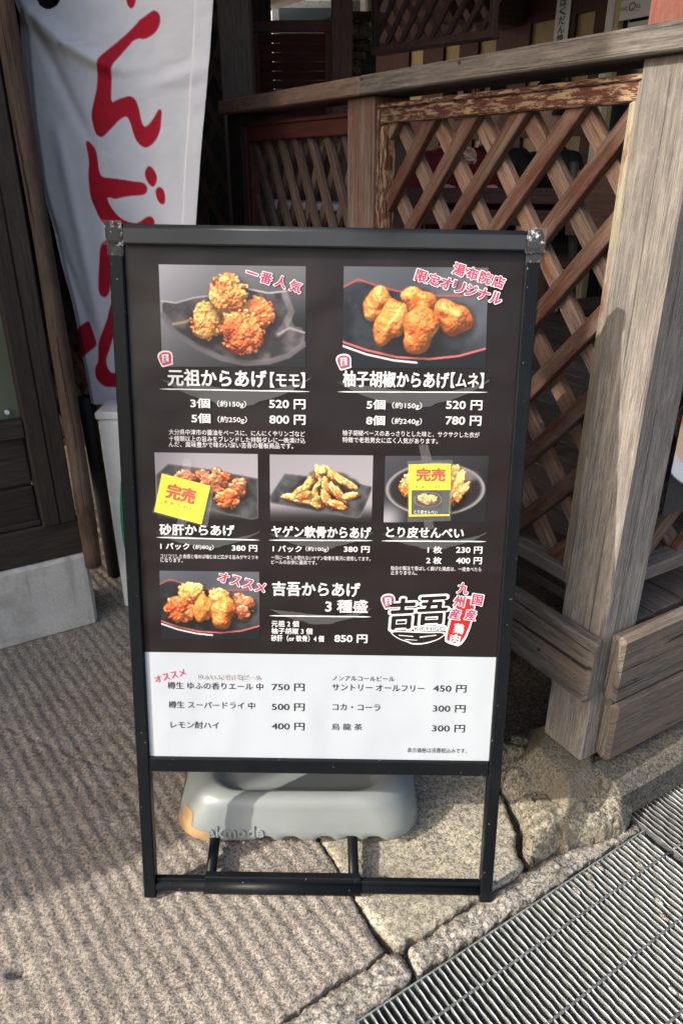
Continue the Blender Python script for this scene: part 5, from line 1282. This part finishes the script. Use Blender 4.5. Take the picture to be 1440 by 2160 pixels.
mb = MB(); mb.plate([FW(-5, .633, -.035), FW(-.106, .633, -.035), FW(-.106, 1.5, -.035), FW(-5, 1.5, -.035)], .01, N2); wp = mb.build('glazed_panel', 'green_glass', lb)
mb = MB(); bp_ = FW(-.135, .652, -.034); mb.tube([bp_, bp_+N2*.010], .0055, 12); mb.build('bolt', 'steel_pipe', wp)
mb = MB(); mb.beam(FW(-5, 2.4, -.05), FW(-.106, 2.4, -.05), Z3, 1.8, .03, .003); mb.beam(FW(-.02, 1.87, -.09), FW(-.02-.0, 1.87, -3), Z3, 3.06, .03, .003); mb.build('wall', 'dark_stain', lb)
# unseen block added off the building front, shaped to shade the passage
mb = MB(); mb.beam(FW(-2.891, 0, .325), FW(-2.891, 3.3, .325), D2, .32, .745, .01); mb.build('shade_block', 'dark_stain', lb)
mb = MB(); mb.beam(FW(-2.841, 3.3, .39), FW(-2.841, 5.0, .39), D2, .22, .87, .01); mb.build('upper_shade_block', 'dark_stain', lb)  # unseen overhead block added to shade the handrail and lattice
mb = MB(); mb.beam(FW(-5.2, 3.5, -1.2), FW(-.05, 3.5, -1.2), N2, 2.5, .12, .01); mb.build('roof', 'dark_stain', lb)
# round log pole strapped to the corner
lp = thing('log_pole', 'weathered round log pole standing against the dark timber post', 'pole', FW(.006, .19, -.0))
mb = MB(); pts = []; rs = []
for i in range(40):
    t = i/39; z = .19+t*2.4; pts.append(FW(.0058+.004*math.sin(t*5), z, .004+.003*math.sin(t*9))); rs.append(.0225+.0012*math.sin(t*13)+.0008*math.sin(t*31))
mb.tube(pts, rs, 18); mb.build('log', 'log_wood', lp)

# ================================================================== BANNER, BOX
fl = thing('banner_flag', 'white cloth banner with red brush lettering hanging in the passage', 'banner', (-.55, 2.06, .58))
RED = [
 [(267, -30), (292, -30), (289, 0), (287, 12), (281, 20), (275, 18), (269, 8)],
 [(324, 22), (332, 24), (338, 32), (339, 44), (336, 56), (328, 69), (316, 79), (304, 84), (295, 82), (283, 87), (276, 96), (262, 112), (248, 130), (242, 143), (240, 150), (239, 165), (238, 190), (237, 218), (249, 211), (262, 206), (275, 203), (284, 206), (290, 215), (295, 232), (300, 258), (305, 268), (312, 265), (320, 256), (327, 245), (334, 231), (339, 230), (342, 235), (341, 248), (339, 272), (333, 290), (324, 303), (313, 311), (306, 312), (297, 307), (287, 295), (281, 277), (276, 258), (271, 248), (266, 246), (255, 252), (240, 268), (226, 283), (218, 290), (210, 288), (204, 283), (198, 264), (195, 246), (197, 230), (203, 206), (208, 180), (210, 150), (212, 135), (217, 121), (226, 110), (245, 94), (262, 79), (276, 66), (288, 53), (295, 43), (304, 37), (314, 29)],
 [(186, 296), (194, 303), (202, 313), (206, 325), (208, 345), (210, 360), (214, 370), (220, 374), (240, 376), (262, 379), (285, 383), (300, 384), (308, 389), (312, 398), (309, 408), (301, 412), (280, 413), (260, 416), (245, 420), (236, 418), (228, 416), (227, 422), (232, 433), (241, 446), (252, 458), (264, 466), (275, 469), (288, 471), (298, 466), (310, 457), (320, 456), (326, 463), (327, 472), (322, 480), (310, 484), (300, 492), (286, 500), (262, 500), (240, 494), (222, 478), (208, 458), (198, 435), (191, 415), (188, 390), (187, 365), (189, 340), (185, 315), (182, 300)],
 [(313, 349), (321, 353), (329, 365), (332, 378), (327, 393), (320, 394), (312, 386), (306, 372), (306, 360)],
 [(337, 393), (346, 401), (349, 416), (348, 430), (341, 432), (333, 424), (328, 408), (329, 398)],
 [(233, 500), (222, 506), (213, 515), (209, 528), (208, 550), (206, 580), (206, 612), (210, 624), (218, 629), (226, 625), (231, 612), (232, 560), (240, 505)],
 [(238, 620), (231, 645), (222, 682), (207, 720), (205, 735), (205, 765), (199, 775), (198, 790), (202, 804), (214, 815), (222, 819), (262, 820), (262, 788), (236, 790), (228, 784), (222, 770), (222, 757), (230, 738), (240, 700), (243, 660)],
 [(184, 677), (165, 690), (150, 712), (142, 735), (143, 755), (147, 768), (160, 766), (178, 750), (196, 736), (202, 730), (201, 720), (190, 690)],
]
RED = [smooth(p, 1) for p in RED]
Ly = [(-60, 8), (0, 30), (30, 42), (60, 50), (150, 57), (250, 66), (300, 74), (380, 84), (480, 108), (560, 126), (640, 148), (720, 163), (800, 178), (862, 190)]
Ry = [(-60, 456), (0, 450), (120, 442), (250, 430), (350, 421), (480, 413), (640, 402), (862, 388)]
NY, NX = 430, 210
vv = np.linspace(-60, 856, NY); uu = np.linspace(0, 1, NX)
lx = np.interp(vv, [p[0] for p in Ly], [p[1] for p in Ly]); rx = np.interp(vv, [p[0] for p in Ry], [p[1] for p in Ry])
PX = lx[:, None]*(1-uu)+rx[:, None]*uu; PY = np.repeat(vv[:, None], NX, 1)+uu*0
PY = PY-10*np.sin(uu*3.1)[None, :]*0
def crease(x1, y1, x2, y2, w, h, bend=0):
    L = math.hypot(x2-x1, y2-y1); t = ((PX-x1)*(x2-x1)+(PY-y1)*(y2-y1))/L**2; nd = ((PX-x1)*-(y2-y1)+(PY-y1)*(x2-x1))/L-bend*np.sin(np.clip(t, 0, 1)*np.pi)
    fade = sst(-.15, .1, t)*sst(1.15, .8, t)
    return h*np.exp(-(nd/w)**2)*fade
disp = .012*np.sin(PX/170+PY/260+.4)+.006*np.sin(PX/90-PY/180)
disp += crease(55, 30, 250, 150, 16, .020, 10)+crease(70, 40, 190, 295, 12, -.010)+crease(90, 60, 430, 150, 26, .014, 50)+crease(150, 110, 400, 130, 18, -.010, 45)+crease(130, 300, 215, 720, 14, .014)+crease(110, 470, 185, 690, 10, -.008)+crease(60, 20, 140, 80, 10, .014)
disp += crease(140, 95, 205, 88, 10, .012)+crease(250, 420, 400, 500, 30, .008)+crease(330, 40, 420, 420, 30, -.006)
disp *= .72
disp += .0015*(fbm(PX/100, PY/100, 3, 77, 3)-.5)*6*.5
fold = sst(.0, .045, uu)[None, :]; disp -= .010*(1-fold); disp += .004*sst(.905, .912, uu)[None, :]
red = np.zeros(PX.shape)
for p in RED: red = np.maximum(red, soft(PX, PY, p, 1.1))
hole = np.hypot((PX-105)/27, (PY+12)/32) < 1
r0_ = np.array((.73, .73, .755)); r1_ = np.array((.46, .010, .028))
hem = sst(.905, .91, uu)[None, :]
colr = r0_*(1-red[..., None])+r1_*red[..., None]; colr = colr*(1+.06*hem[..., None])
Yv = 2.06-disp
u_ = (PX-720)/F_PX; v_ = -(PY-1080)/F_PX; ry_ = CP+v_*SP; rz_ = -SP+v_*CP
V = np.stack([u_*(2.06/ry_), Yv, CAM_H+rz_*(2.06/ry_)], -1)
idx = np.arange(PX.size).reshape(PX.shape); q = np.stack([idx[:-1, :-1], idx[1:, :-1], idx[1:, 1:], idx[:-1, 1:]], -1).reshape(-1, 4)
keepf = ~(hole[:-1, :-1]).reshape(-1)
cloth = color_mesh('cloth', V.reshape(-1, 3), q[keepf], colr.reshape(-1, 3), 'banner_cloth', fl)
cloth.data.polygons.foreach_set('use_smooth', [True]*len(cloth.data.polygons))
sd_ = cloth.modifiers.new('thickness', 'SOLIDIFY'); sd_.thickness = .0012
mb = MB(); mb.tube([at(48, -60, 2.085), at(58, 100, 2.085), at(66, 300, 2.085), at(120, 640, 2.10)], .013, 14); mb.build('pole', 'white_paint', fl)
mb = MB(); p = at(176, 845, 2.08); mb.tube([Vector((p.x, 2.10, .60)), Vector((p.x+.01, 2.10, .0))], .022, 14); mb.build('base_tube', 'black_rubber', fl)
ub = thing('utility_box', 'tall white metal utility box with flat cap behind the board', 'box', (-.598, 1.965, 0))
bx0 = Vector((-.598, 1.963, 0))
mb = MB(); mb.beam(bx0, bx0+Z3*.590, Vector((1, 0, 0)), .116, .116, .006); mb.build('body', 'white_paint', ub)
mb = MB(); mb.beam(bx0+Z3*.592, bx0+Z3*.614, Vector((1, 0, 0)), .124, .124, .004); mb.build('cap', 'white_paint', ub)
gb = thing('green_board', 'dark green plastic board with a curved edge leaning against the white box', 'board', (-.50, 1.85, .15))
gp = [(276, 930), (262, 965), (255, 1010), (253, 1060), (255, 1110), (261, 1150), (272, 1185), (280, 1240), (282, 1296), (300, 1296), (300, 930)]
mb = MB(); mb.plate([at(x, y, 1.86) for x, y in smooth(gp, 1)], .012, Vector((0, -1, 0))); mb.build('board', 'green_plastic', gb)
